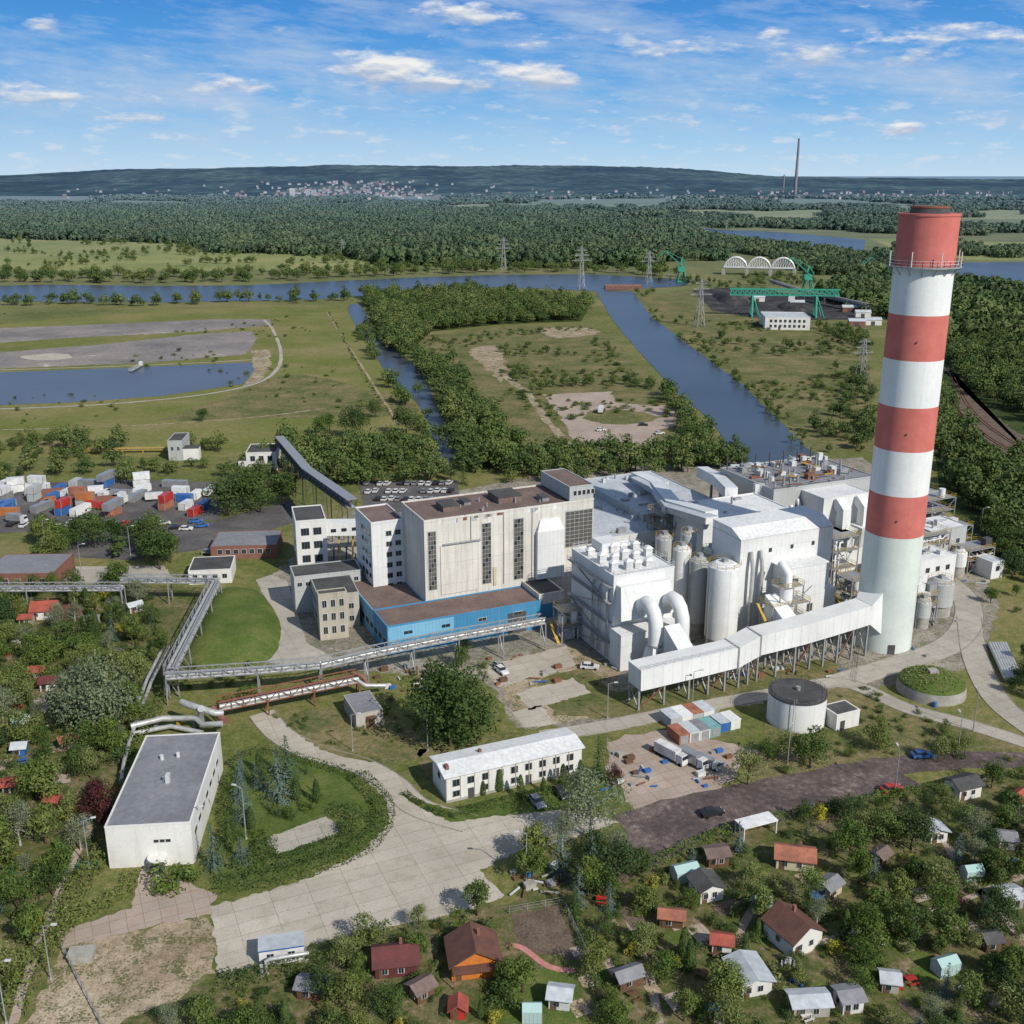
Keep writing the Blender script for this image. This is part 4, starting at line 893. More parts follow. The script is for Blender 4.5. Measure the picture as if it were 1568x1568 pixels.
b.sweep('pipe','pipe_red',pl((326,1085,4),(332,1094,3.5),(345,1104,3)),.75,n=14)
b.sweep('pipe','pipe_lagging',pl((205,1115,2),(198,1135,2),(190,1165,2),(185,1200,1.5)),.4,n=12)
b.sweep('pipe','pipe_lagging',pl((545,1040,4),(560,1050,3),(590,1050,2)),.5,n=12)
b.sweep('pipe','pipe_red',pl((540,1030,5),(556,1036,5),(562,1048,3)),.45,n=12)
b.sweep('pipe','pipe_lagging',pl((210,1080,.8),(225,1040,.8),(250,990,.8)),.4,n=12)
b.sweep('pipe','pipe_lagging',pl((218,1080,.8),(233,1040,.8),(258,990,.8)),.4,n=12)
for x in (210,240,275,300): q_=b.L(x,1112,0); b.box('supports','steel_yellow' if x%2 else 'steel_grey',q_[0]-.2,q_[0]+.2,q_[1]-1.2,q_[1]+1.2,0,1.8)
b.done()
b=bb('workshop_building',(487,915),9,(548,905),(443,875),18,'plaster_grey','roof_dark',.3)
for j in range(2):
    for i in range(7): b.winl(b.d*(.08+.13*i),2.6+3.6*j,1.6,1.5,0)
    for i in range(3): b.winf(b.w*(.2+.3*i),2.4+3.4*j,1.3,1.4,0)
b.done()
b=bb('stair_tower',(487,912),12,(530,905),(480,906),18,'plaster_beige','roof_dark',.3)
for j in range(3):
    for i in range(3): b.winf(b.w*(.2+.3*i),2.6+3.5*j,1.1,1.8,0,'steel_white','glass_dark',1)
b.done()
b=bb('boiler_annex',(450,885),10,(550,868),(445,868),18,'clad_grey','roof_dark',.3)
for i in range(8): b.winf(b.w*(.08+.12*i),8,1.2,1,0)
b.done()
b=bb('low_shed',(545,1095),3.4,(585,1085),(512,1068),24,'plaster_grey','roof_grey',.1); b.box('door','wood_brown',2,4,-.05,.02,0,2.6); b.done()
b=bb('garage_block',(288,875),4,(355,868),(280,855),8,'plaster_white','roof_dark',.2)
for i in range(4): b.winf(b.w*(.15+.23*i),2.2,1.3,1.2,0)
b.done()
b=bb('brick_gatehouse',(-30,880),4.5,(85,875),(-25,850),2,'brick_red','roof_grey',.2); winrow(b,2.4,5); b.done()
b=bb('low_brick_depot',(322,838),4,(425,832),(330,815),5,'brick_red','roof_grey',.2); winrow(b,2.4,7); b.done()
b=bb('pumping_station',(376,694),7,(425,689),(370,681),5,'plaster_white','roof_dark',.3); winrow(b,4.8,3,1.8,2); b.box('annex','plaster_white',-3,-.02,0,6,0,4); b.box('annex_roof','roof_dark',-3.1,-.02,-.1,6,4,4.2); b.done()
b=bb('pond_control_building',(256,676),8,(280,674),(250,664),5,'clad_grey','roof_dark',.3); b.box('annex','plaster_white',b.w,b.w+6,0,5,0,5); b.box('annex_roof','roof_dark',b.w,b.w+6.2,-.2,5,5,5.2); winrow(b,5,2,1,1.4); b.done()
b=bb('river_hut',(642,682),5,(662,681),(640,676),10,'plaster_white','roof_dark',.2); winrow(b,3,2,.8,1); b.done()
gallery('slurry_pipeline',[(128,690,1.2),(250,688,1.2),(300,686,1.2)],1.6,.8,8,'steel_yellow','steel_grey',('pipe_lagging',),False,None,.3)
o=P(163,1330); hz=ZAT(o,1268); b=bb('grey_roof_hall',(160,1268),hz,(291,1263),(222,1128),5.5,'plaster_white','roof_grey',.25)
w,d=b.w,b.d
for i in range(3): b.winf(w*(.58+.07*i),4.8,.8,.5,0,mull=0)
b.cyl('arched_porch','plaster_white',w*.58,-.6,0,2.2,1.6,1.6,20); b.box('porch_door','steel_dark',w*.48,w*.68,-2.3,-1.9,0,2)
for i in range(7): b.winl(d*(.1+.12*i),4.6,2.0,.8,w,sgn=1)
for (x,y) in ((.5,.45),(.35,.7),(.55,.72)): b.cyl('roof_vents','steel_white',w*x,d*y,hz,hz+1.0,.35,.35,12)
b.box('roof_unit','steel_white',w*.52,w*.57,d*.42,d*.46,hz+.1,hz+1.6)
b.done()
o=P(684,1232); hz=ZAT(o,1192); b=Bld('white_office_row',P(683,1190,hz),23)
w=b.L(893,1146,hz)[0]; d=b.L(660,1160,hz)[1]
b.box('walls','plaster_white',0,w,0,d,0,hz); b.box('plinth','concrete_plain',-.06,w+.06,-.06,d+.06,0,.5)
b.gable('roof','roof_white',0,w,0,d,hz,hz+.7,'a',.5,'walls','plaster_white')
for i in range(9):
    a_=w*(.07+.105*i); b.winf(a_,hz-1.6,1.3,1.3,0,'steel_grey')
    if i%2==0: b.winf(a_,1.6,1.3,1.1,0,'steel_grey')
    else: b.box('doors','steel_dark',a_-.6,a_+.6,-.09,.02,0,2.1)
b.winl(d*.5,hz-1.6,1.2,1.2,0)
for i in range(10): b.box('pilasters','plaster_grey',w*i/10-.08,w*i/10+.08,-.1,0,.5,hz-.3)
b.box('chimneys','brick_red',w*.02,w*.02+.6,d*.2,d*.35,hz,hz+1.2); b.box('chimneys','brick_red',w*.3,w*.3+.5,d*.6,d*.7,hz,hz+1.2)
b.done()
b=Bld('garage_row',P(1040,1142),24)
gm=['roof_rust','plaster_white','roof_white','paint_teal']
for i in range(4): b.box('walls',gm[i],i*2.5,i*2.5+2.4,0,4.6,0,2.2); b.box('doors','steel_grey',i*2.5+.3,i*2.5+2.1,-.05,0,.1,2.0); b.box('roof_sheets',['roof_rust','roof_light','roof_grey','paint_teal'][i],i*2.5-.05,i*2.5+2.45,-.1,4.7,2.2,2.3)
for i in range(4): b.box('walls','plaster_white' if i%2 else 'clad_grey',i*2.7+2,i*2.7+4.6,6.4,11,0,2.3); b.box('roof_sheets',['roof_light','roof_white','roof_rust','roof_light'][i],i*2.7+1.95,i*2.7+4.65,6.3,11.1,2.3,2.4)
for i in range(2): b.box('walls',['paint_blue','plaster_white'][i],10.5+i*2.6,12.9+i*2.6,1,5,0,2.1); b.box('roof_sheets',['roof_light','roof_white'][i],10.4+i*2.6,13+i*2.6,.9,5.1,2.1,2.2)
b.done()
AV=[]
def house(name,px,py,w,d,h,rh,ang,wall,roof,along='a',chim=True,porch=False,win=2,door=True):
    o=P(px,py); b=Bld(name,o,ang); AV.append((o.x+math.cos(b.ang)*w/2-math.sin(b.ang)*d/2,o.y+math.sin(b.ang)*w/2+math.cos(b.ang)*d/2,max(w,d)*.62)); AV.append((o.x+w*.5,o.y-2.2,2.0))
    b.box('walls',wall,0,w,0,d,0,h); b.gable('roof',roof,0,w,0,d,h,h+rh,along,.45,'walls',wall)
    for i in range(win): b.winf(w*(i+.6)/(win+.6),h*.55,.8,.9,0)
    b.winl(d*.5,h*.55,.9,.9,0)
    if door: b.box('door','wood_brown',w*.08,w*.08+.85,-.06,.02,0,2)
    if chim: b.box('chimney_stack','brick_red',w*.6,w*.6+.45,d*.6,d*.6+.45,h,h+rh+.7)
    if porch:
        b.box('porch_roof',roof,0,w,-1.8,-.1,h-.25,h-.15)
        for x in (.05,w-.2): b.box('porch_posts','wood_brown',x,x+.12,-1.75,-1.63,0,h-.25)
    b.done()
house('orange_summer_house',692,1503,7,6,2.7,2.0,10,'wood_orange','roof_tile_brown','b',True,True)
house('allotment_cottage',575,1500,6,4.5,2.2,1.4,8,'roof_maroon','roof_maroon')
house('white_cottage',1213,1470,5.8,6.2,3.0,1.8,30,'plaster_white','roof_tile_brown','b')
house('allotment_shed',1135,1530,4.6,5.5,2.3,.7,14,'plaster_white','roof_light','b',False)
house('allotment_cottage',1188,1330,6,4.0,2.2,1.0,-12,'paint_cream','roof_rust')
house('allotment_shed',1072,1385,4,4,2.4,.9,18,'plaster_white','roof_dark','b',False)
house('allotment_shed',1468,1228,5,4,2.6,.9,20,'plaster_white','roof_dark','a',False)
house('allotment_shed',1425,1292,3,3,2.2,.5,10,'plaster_white','roof_light','b',False)
house('allotment_cottage',48,950,6,5,2.6,1.6,8,'plaster_white','roof_red')
house('allotment_cottage',88,950,5,4,2.3,1.2,-5,'brick_red','roof_maroon')
house('allotment_shed',45,1042,3,3,2.1,.6,10,'wood_brown','roof_red','a',False); house('allotment_shed',62,1060,4,3,2.2,.8,10,'plaster_white','roof_maroon','a',False)
house('allotment_shed',690,1562,2,2,1.8,.7,0,'paint_red','roof_red','b',False,False,0)
house('allotment_shed',1215,1560,5,3,2.0,.5,4,'plaster_grey','roof_light','a',False); house('allotment_shed',1085,1330,3.5,3,2.2,.5,10,'wood_brown','roof_brown','a',False)
house('allotment_shed',1540,1395,3,3,2.2,.5,10,'plaster_grey','roof_light','a',False); house('allotment_shed',1290,1555,3,3,2.2,.5,10,'plaster_white','roof_grey','a',False)
house('allotment_shed',5,1220,3,3,2.2,.6,10,'plaster_grey','roof_red','a',False); house('allotment_shed',30,960,3,3,2.2,.6,10,'plaster_grey','roof_red','a',False)
for (px,py,rf,wl) in ((1530,1300,'roof_grey','plaster_white'),(1510,1460,'roof_dark','wood_brown'),(1350,1520,'roof_light','plaster_grey'),(1010,1420,'roof_rust','wood_brown'),(1270,1380,'roof_grey','paint_cream'),(1350,1330,'roof_brown','wood_brown'),(950,1520,'roof_grey','wood_brown'),(1090,1460,'roof_red','plaster_white'),(455,1530,'roof_grey','wood_brown'),(640,1540,'roof_brown','wood_brown'),(840,1545,'roof_light','paint_white'),(130,960,'roof_grey','plaster_white'),(165,1010,'roof_dark','wood_brown'),(95,1150,'roof_rust','plaster_grey'),(20,1160,'roof_light','paint_blue'),(70,1240,'roof_red','wood_brown'),(200,940,'roof_light','plaster_white'),(1560,1240,'roof_red','plaster_white')):
    house('garden_shed',px,py,rnd.uniform(2.2,3.6),rnd.uniform(2,2.8),2.0,.6,rnd.choice([24,-10,10,40]),wl,rf,'a',False,False,1)
for (px,py,w,d,a) in ((1037,1355,4.2,2.6,20),(18,1115,3,2.4,0),(1480,1352,3,2,10),(800,1568,2.6,2,0),(1160,1400,3,2,30),(1440,1500,3.4,2.2,20)):
    o=P(px,py); AV.append((o.x+w/2,o.y+d/2,w*.6)); b=Bld('greenhouse',o,a); b.box('glazing','greenhouse_glass',0,w,0,d,0,1.8); b.gable('roof','greenhouse_glass',0,w,0,d,1.8,2.5,'a',.05,'glazing','greenhouse_glass')
    for i in range(6): b.box('frame','steel_white',w*i/5-.04,w*i/5+.04,-.04,d+.04,0,1.85)
    b.done()
o=P(398,1482); b=Bld('portable_office_cabin',o,12); AV.append((o.x+3,o.y+2,5))
b.box('walls','paint_white',0,6.4,0,3.0,.2,2.9); b.box('roof','roof_light',-.1,6.5,-.1,3.1,2.9,3.05); b.box('trim','paint_blue',-.03,6.43,-.03,3.03,2.6,2.88); b.box('skids','steel_dark',.2,6.2,.2,2.8,0,.2)
b.winf(1.6,1.7,1,.9,0); b.winf(4.6,1.7,1,.9,0); b.winl(1.5,1.7,.9,.9,0); b.sweep('white_vent_duct','pipe_lagging',[(1,-1.5,0),(1,-1.5,2.2),(1.6,-1.5,2.5),(6,-1.4,2.5),(7,-1,2.2)],.3); b.sweep('white_vent_duct','pipe_lagging',[(.3,-1.9,0),(.3,-1.9,2.0)],.25); b.done()
o=P(105,1478); b=Bld('concrete_block_bunker',o,8); b.box('walls','concrete_plain',0,3.4,0,2,0,1.4); b.box('slab','concrete_plain',-.15,3.55,-.15,2.15,1.4,1.55); b.done()
o=P(1138,1290); b=Bld('flat_carport',o,22); AV.append((o.x+3,o.y+1,4)); b.box('roof','roof_white',0,7,0,3,2.5,2.7); [b.box('posts','steel_white',x,x+.2,y,y+.2,0,2.5) for x in (.1,6.7) for y in (.1,2.7)]; b.box('back_wall','brick_red',.1,6.9,2.85,2.95,0,2.4); b.done()
# ---------------------------------------------------------------- vehicles
def wheel(b,x,y,r,t):
    a=[(x+r*math.cos(k*.524),y,r+r*math.sin(k*.524)) for k in range(12)]; c=[(p[0],y+t,p[2]) for p in a]
    b.add('t','rubber',a+c,[tuple(range(12)),tuple(range(12,24))[::-1]]+[(i,(i+1)%12,(i+1)%12+12,i+12) for i in range(12)])
def carmesh(name,paint):
    b=Bld(name,(0,0),0); pr=[(-2.15,.32),(2.15,.32),(2.2,.62),(2.05,.80),(1.1,.95),(-1.95,1.0),(-2.18,.85)]; k=len(pr)
    v=[(x,-.88,z) for x,z in pr]+[(x,.88,z) for x,z in pr]
    b.add('t',paint,v,[tuple(range(k)),tuple(range(k,2*k))[::-1]]+[(i,i+k,(i+1)%k+k,(i+1)%k) for i in range(k)])
    b.hull8('t','glass_dark',[(-1.85,-.8,.97),(.95,-.8,.93),(.95,.8,.93),(-1.85,.8,.97)],[(-1.35,-.64,1.42),(.25,-.64,1.42),(.25,.64,1.42),(-1.35,.64,1.42)])
    b.box('t',paint,-1.38,.28,-.66,.66,1.42,1.48)
    for y in (-.72,.72): b.beam('t',paint,(-.45,y,.95),(-.5,y*.92,1.44),.08)
    for x in (-1.35,1.35):
        for y in (-.8,.62): wheel(b,x,y-.12 if y<0 else y+.1,.32,.2)
    for y in (-.6,.6): b.box('t','paint_white',2.08,2.2,y-.18,y+.18,.6,.75); b.box('t','paint_red',-2.2,-2.1,y-.15,y+.15,.7,.85)
    return b.mesh(b.parts['t'],name)
CAR={c:carmesh('car_'+c,'paint_'+c) for c in ('white','silver','black','red','blue')}
def car(px,py,ang,c):
    o=link(bpy.data.objects.new('parked_car',CAR[c])); p=P(px,py); o.location=(p.x,p.y,.05); o.rotation_euler[2]=math.radians(ang)
def truckmesh(name,cab,box_,L=7.0,h=2.5):
    b=Bld(name,(0,0),0); b.box('t','steel_dark',-L/2,L/2+2.2,-.9,.9,.6,.85); b.box('t',box_,-L/2,L/2,-1.22,1.22,.9,.9+h)
    b.hull8('t',cab,[(L/2+.3,-1.1,.5),(L/2+2.3,-1.1,.5),(L/2+2.3,1.1,.5),(L/2+.3,1.1,.5)],[(L/2+.3,-1.1,2.9),(L/2+1.9,-1.05,2.9),(L/2+1.9,1.05,2.9),(L/2+.3,1.1,2.9)])
    b.hull8('t','glass_dark',[(L/2+1.6,-.95,1.8),(L/2+2.2,-.95,1.8),(L/2+2.2,.95,1.8),(L/2+1.6,.95,1.8)],[(L/2+1.6,-.9,2.6),(L/2+2.02,-.9,2.6),(L/2+2.02,.9,2.6),(L/2+1.6,.9,2.6)])
    for i in range(1,int(L)): b.box('t',box_,-L/2+i-.03,-L/2+i+.03,-1.25,1.25,1.0,.85+h)
    for x in (-L/2+.8,-L/2+2,L/2+1.4):
        for y in (-1.15,.85): wheel(b,x,y,.48,.3)
    return b.mesh(b.parts['t'],name)
TR=[truckmesh('truck_a','paint_white','paint_white'),truckmesh('truck_b','paint_red','paint_red'),truckmesh('truck_c','paint_white','paint_orange'),truckmesh('truck_d','paint_blue','paint_white',8),truckmesh('truck_e','paint_white','paint_silver',6),truckmesh('truck_f','paint_white','paint_blue',7)]
def truck(px,py,ang,k,s_=1):
    o=link(bpy.data.objects.new('parked_lorry',TR[k])); p=P(px,py); o.location=(p.x,p.y,.05); o.rotation_euler[2]=math.radians(ang); o.scale=(s_,)*3
def contmesh(name,mat,L=6.0):
    b=Bld(name,(0,0),0); b.box('t',mat,-L/2,L/2,-1.2,1.2,.1,2.6)
    for i in range(int(L*2)): b.box('t',mat,-L/2+.2+i*.5,-L/2+.42+i*.5,-1.24,1.24,.2,2.5)
    for x in (-L/2,L/2-.15):
        for y in (-1.26,1.12): b.box('t','steel_grey',x-.02,x+.17,y,y+.14,0,2.64)
    for y in (-.6,0,.6): b.box('t','steel_grey',L/2,L/2+.05,y-.03,y+.03,.3,2.4)
    return b.mesh(b.parts['t'],name)
CO=[contmesh('cont_'+m_,m_,L_) for m_,L_ in (('paint_white',6),('roof_white',6),('paint_red',6),('roof_rust',6),('paint_blue',6),('paint_orange',6),('clad_grey',6),('paint_silver',9),('roof_white',9),('brick_red',9))]
def cont(px,py,ang,k=None,lv=1):
    p=P(px,py); k=rnd.randrange(len(CO)) if k is None else k
    for i in range(lv):
        o=link(bpy.data.objects.new('shipping_container',CO[k if i==0 else rnd.randrange(len(CO))])); o.location=(p.x+i*.2,p.y,.04+i*2.66); o.rotation_euler[2]=math.radians(ang+i*1.5)
used=[]
def free(X,Y,r):
    if any((X-a)**2+(Y-b_)**2<(r+c)**2 for a,b_,c in used): return False
    used.append((X,Y,r)); return True
for i in range(90):
    px,py=rnd.uniform(0,322),rnd.uniform(744,790)
    if 195<px<245 and py>765: continue
    w=P(px,py)
    if not free(w.x,w.y,2.3): continue
    cont(px,py,rnd.choice([80,84,-6,0,76,20]),None,1 if rnd.random()<.7 else 2)
for i in range(12):
    o=P(rnd.uniform(40,320),rnd.uniform(744,790)); 
    if not free(o.x+3,o.y+2,2.6): continue
    b=Bld('white_tent',o,rnd.choice([0,10])); b.box('walls','paint_white',0,7,0,5,0,2.4); b.gable('roof','roof_white',0,7,0,5,2.4,4.0,'a',.2,'walls','paint_white'); b.box('opening','steel_dark',2,5,-.05,0,0,2.2); b.done()
for i in range(16):
    px,py=rnd.uniform(5,325),rnd.uniform(748,800); w=P(px,py)
    if free(w.x,w.y,2.4): truck(px,py,rnd.choice([80,78,10,-10])+rnd.uniform(-8,8),rnd.choice([1,0,0,2,4,3,5]),.85)
for i in range(16): car(15+i*20+rnd.uniform(-6,6),804+rnd.uniform(-4,6),rnd.choice([0,90,80,20]),rnd.choice(list(CAR)))
for r_ in range(3):
    for i in range(13): 
        if rnd.random()<.85: car(562+i*10.5+r_*3+rnd.uniform(-1,1),742+r_*12+rnd.uniform(-1,1),80+rnd.uniform(-6,6),rnd.choice(['white','silver','white','white','silver','black']))
for a in ((822,1232,-65,'silver'),(858,1218,-60,'black'),(768,1030,-60,'white'),(903,1024,-10,'white'),(1412,1160,5,'blue'),(1365,1212,20,'red'),(285,812,5,'white'),(320,848,5,'silver'),(400,852,10,'black'),(1090,1248,20,'black'),(920,660,20,'white'),(1010,665,20,'white'),(985,652,0,'black'),(1290,1238,20,'black'),(765,1024,-60,'silver')): car(*a)
truck(1022,1160,-50,0,.8); truck(1055,1168,-50,4,.8); truck(1080,1172,-45,4,.6); truck(920,632,80,0,.9)
def lamp(px,py,h=9,ang=0):
    b=Bld('street_lamp',P(px,py),ang); b.cyl('pole','steel_grey',0,0,0,h,.12,.07,8); b.beam('arm','steel_grey',(0,0,h),(1.4,0,h+.4),.09); b.box('lantern','steel_white',1.2,2.0,-.17,.17,h+.32,h+.5); b.cyl('base','concrete_plain',0,0,0,.4,.25,.2,8); b.done()
for a in ((137,1330,9,20),(377,1285,10,160),(78,1500,9,0),(806,1350,9,180),(1205,1180,9,60),(1465,1160,9,90),(930,1100,8,0),(540,1150,8,0),(125,880,9,0),(1490,1120,9,90),(300,1300,8,0),(560,1040,7,0),(1060,1080,8,0),(1370,1215,9,90),(70,840,9,0),(200,850,9,0),(1500,820,9,0),(960,720,8,0),(10,1568,10,0),(655,1150,8,0)): lamp(*a)
def pylon(px,py,pyt,arms=3,w=5):
    o=P(px,py); h=ZAT(o,pyt); b=Bld('electricity_pylon',o,15); t=.32*h/35
    lv=[0,.25,.45,.62,.76,.88,1.0]; wd=lambda k:w*(1-k)**1.3*.5+.5
    cs=[(-1,-1),(1,-1),(1,1),(-1,1)]
    for k0,k1 in zip(lv,lv[1:]):
        for i in range(4):
            c=cs[i]; d=cs[(i+1)%4]
            b.beam('legs','steel_grey',(c[0]*wd(k0),c[1]*wd(k0),k0*h),(c[0]*wd(k1),c[1]*wd(k1),k1*h),t)
            b.beam('bracing','steel_grey',(c[0]*wd(k0),c[1]*wd(k0),k0*h),(d[0]*wd(k1),d[1]*wd(k1),k1*h),t*.6)
    for k,l in ((.68,9),(.80,6.5),(.92,5)):
        l=l*h/35; b.beam('cross_arms','steel_grey',(-l,0,k*h),(l,0,k*h),t); b.beam('cross_arms','steel_grey',(-l,0,k*h),(0,0,k*h+1.8),t*.6); b.beam('cross_arms','steel_grey',(l,0,k*h),(0,0,k*h+1.8),t*.6)
        for s_ in (-l,l,-l*.5,l*.5): b.beam('insulators','steel_dark',(s_,0,k*h),(s_,0,k*h-1.6),t*.6)
    b.done()
for a in ((771,414,364),(890,442,378),(993,434,384),(1071,500,428),(1318,586,518),(525,393,366),(705,388,366)): pylon(*a)
# ---------------------------------------------------------------- port
o=P(1150,484); b=Bld('green_gantry_crane',o,-6); m_='steel_green'
b.sweep('bridge_girder',m_,[(-18,0,17),(68,0,17)],[(-2.4,-.5),(2.4,-.5),(2.4,.5),(-2.4,.5)],False)
for y in (-2.2,2.2):
    b.beam('girder_top',m_,(-18,y,21.5),(68,y,21.5),.9)
    for i in range(22): x=-18+i*3.9; b.beam('girder_web',m_,(x,y,17),(x+2,y,21.5),.5); b.beam('girder_web',m_,(x+2,y,21.5),(x+3.9,y,17),.5)
for x in (0,50):
    for y in (-8,8): b.beam('legs',m_,(x,y,0),(x,y*.4,17),1.3); b.beam('legs',m_,(x+6,y,0),(x,y*.4,17),.8)
    b.beam('leg_ties',m_,(x,-8,1),(x,8,1),1.0); b.beam('leg_ties',m_,(x,-6,8),(x,6,8),.6)
b.box('operator_cab','steel_white',28,33,-4,4,12.5,16.4); b.done()
def harbour_crane(px,py,s_,fl=1):
    b=Bld('green_harbour_crane',P(px,py),0); m_='steel_green'
    for x in (-5,5):
        for y in (-5,5): b.beam('portal_legs',m_,(x*s_,y*s_,0),(x*.5*s_,y*.5*s_,12*s_),1.2*s_)
    for y in (-5,5): b.beam('sill_beams',m_,(-5*s_,y*s_,1),(5*s_,y*s_,1),1.2*s_)
    b.box('slewing_deck',m_,-4*s_,4*s_,-4*s_,4*s_,12*s_,13.5*s_); b.box('machine_house',m_,-5*s_,3*s_,-3*s_,3*s_,13.5*s_,18*s_)
    b.beam('tower',m_,(-2*s_*fl,0,18*s_),(0,0,27*s_),1.6*s_)
    for y in (-1.5,1.5): b.beam('jib',m_,(2*fl*s_,y*s_,17*s_),(-20*fl*s_,y*.2*s_,36*s_),.9*s_)
    b.beam('jib_tie',m_,(0,0,27*s_),(-20*fl*s_,0,36*s_),.5*s_); b.beam('fly_jib',m_,(-20*fl*s_,0,36*s_),(-26*fl*s_,0,30*s_),.8*s_); b.beam('counterweight_arm',m_,(0,0,27*s_),(6*fl*s_,0,18*s_),.8*s_); b.done()
harbour_crane(1043,432,.9); harbour_crane(1236,446,.9); harbour_crane(1320,418,.5,-1)
b=Bld('white_arch_bridge',P(1108,420),-14); m_='paint_white'
b.box('deck','steel_grey',0,78,-5,5,7,8.4)
for k in range(3):
    x0=k*26
    for y in (-5,5):
        pp=[(x0+26*i/10,y,8.4+11*math.sin(math.pi*i/10)**.6) for i in range(11)]; b.sweep('arches',m_,pp,.9,False,6)
        for i in range(1,10):
            b.beam('hangers',m_,(x0+2.6*i,y,8),pp[i],.5)
            if i<9: b.beam('diagonals',m_,(x0+2.6*i,y,8.4),pp[i+1],.45)
        b.beam('bottom_chord',m_,(x0,y,8.4),(x0+26,y,8.4),1.3)
    for i in range(2,9): b.beam('cross_bracing',m_,(x0+2.6*i,-5,8.4+11*math.sin(math.pi*i/10)**.6),(x0+2.6*i,5,8.4+11*math.sin(math.pi*i/10)**.6),.6)
    b.box('piers','concrete_plain',x0-2,x0+2,-6,6,0,7)
b.box('piers','concrete_plain',76,80,-6,6,0,7)
b.done()
b=bb('dock_building',(1172,486),9,(1245,490),(1176,478),-6,'plaster_white','roof_light',.4); winrow(b,6.5,8,1.8,2); winrow(b,2.8,8,1.8,2); b.box('entrance','steel_dark',b.w*.3,b.w*.35,-.1,0,0,3); b.done()
b=bb('brick_dock_store',(927,438),3.5,(983,438),(929,436),0,'brick_red','roof_rust',.2); winrow(b,2,6,1.6,1.2); b.done()
gallery('dock_conveyor',[(1180,432,6),(1230,448,6),(1330,470,6)],3,2.5,30,'steel_grey','steel_grey',('steel_grey',),'roof_grey')
for (px,py) in ((1290,478),(1310,486),(1210,470),(1150,462),(1325,498),(1300,500)): 
    b=Bld('dock_shed',P(px,py),-6); b.box('walls',rnd.choice(['plaster_white','clad_grey','brick_red']),0,12,0,7,0,4); b.gable('roof','roof_light',0,12,0,7,4,5.6,'a',.3,'walls','plaster_white'); b.box('door','steel_dark',4,7,-.06,0,0,3); b.done()
def mound(name,pix,h,mat):
    w=crom([P(*p) for p in pix],4,True); c=sum(w,Vector())/len(w); v=[];f=[]; n_=len(w); R=8
    for k in range(R):
        t=k/(R-1)
        for p in w: q_=p.lerp(c,t*.92); v.append((q_.x,q_.y,h*math.sin(min(1,t*1.8)*math.pi/2)+noise.noise(q_*.4)*.25*(t>0)-.05))
    v.append((c.x,c.y,h))
    for k in range(R-1):
        for i in range(n_): f.append((k*n_+i,k*n_+(i+1)%n_,(k+1)*n_+(i+1)%n_,(k+1)*n_+i))
    for i in range(n_): f.append(((R-1)*n_+i,(R-1)*n_+(i+1)%n_,R*n_))
    me=bpy.data.meshes.new(name); me.from_pydata(v,[],f); me.materials.append(MATS[mat]); me.update()
    for p in me.polygons: p.use_smooth=True
    link(bpy.data.objects.new(name,me))
mound('grass_mound',[(332,905),(395,905),(432,965),(400,1018),(288,1018),(300,960)],3.5,'grass_lawn')
mound('coal_heap',[(1090,452),(1130,448),(1160,458),(1120,468)],5,'coal'); mound('coal_heap',[(1190,468),(1230,466),(1250,474),(1210,480)],4,'coal')
road('mound_path',[(398,1015),(424,985),(432,965)],1.6,'concrete_yard',.2,False)
def hedge(name,pix,w,h,leafm='leaf_thuja',ls=.38,dens=34):
    W=crom([P(*p) for p in pix],4); r=random.Random(len(pix)+int(pix[0][0])); vs=[];fs=[]
    for p,q_ in zip(W,W[1:]):
        L=(q_-p).length; d=(q_-p).normalized(); s_=Vector((d.y,-d.x,0))
        for i in range(int(L*dens*max(1,w/2))):
            t=r.random(); a=r.uniform(-1,1); k=r.random(); hh=h*(.85+.35*noise.noise(p.lerp(q_,t)*.5))
            if k<.55: off=s_*a*w/2; z=hh*(1-.15*a*a)-r.random()*.25; nn=Vector((0,0,1))
            else: sg=1 if a>0 else -1; off=s_*sg*w/2*r.uniform(.85,1.05); z=hh*r.random(); nn=s_*sg
            leafquad(vs,fs,p.lerp(q_,t)+off+Vector((0,0,z)),nn+rv(r)*.7,ls,r)
    link(bpy.data.objects.new(name,mk(name,vs,fs,leafm)))
hedge('clipped_hedge',[(330,1362),(440,1343),(548,1305),(588,1262),(582,1228),(545,1190)],3.6,2.2)
hedge('clipped_hedge',[(350,1175),(400,1152),(480,1172),(545,1190)],1.8,1.5)
hedge('clipped_hedge',[(400,1290),(420,1325),(500,1300),(550,1280)],3.0,1.9); hedge('clipped_hedge',[(505,1245),(540,1250),(560,1270)],3.4,2.0)
hedge('clipped_hedge',[(345,1325),(345,1250),(352,1190)],2.2,1.8); hedge('clipped_hedge',[(360,1340),(400,1315),(408,1290)],4,2)
hedge('clipped_hedge',[(705,1245),(760,1235),(870,1205),(925,1180)],2.4,1.3); hedge('clipped_hedge',[(618,1215),(660,1242),(700,1252)],1.2,.8)
hedge('boundary_hedge',[(165,1300),(120,1370),(75,1440),(20,1560)],3.2,2.8,'leaf_green',.45); hedge('boundary_hedge',[(200,1340),(190,1370),(110,1415),(60,1480)],2.4,1.8,'leaf_green',.45)
hedge('boundary_hedge',[(340,1510),(430,1490),(520,1460),(600,1432)],2.6,2.4,'leaf_dark',.45); hedge('boundary_hedge',[(1000,1325),(1120,1275),(1280,1240),(1420,1212),(1568,1190)],2.0,1.8,'leaf_green',.45)
hedge('boundary_hedge',[(880,1390),(905,1480),(935,1568)],1.2,1.6,'leaf_green',.4); hedge('boundary_hedge',[(1180,1480),(1220,1568)],1.2,1.5,'leaf_light',.4); hedge('boundary_hedge',[(1000,1470),(1150,1440),(1300,1400),(1560,1340)],1.2,1.5,'leaf_thuja',.4)
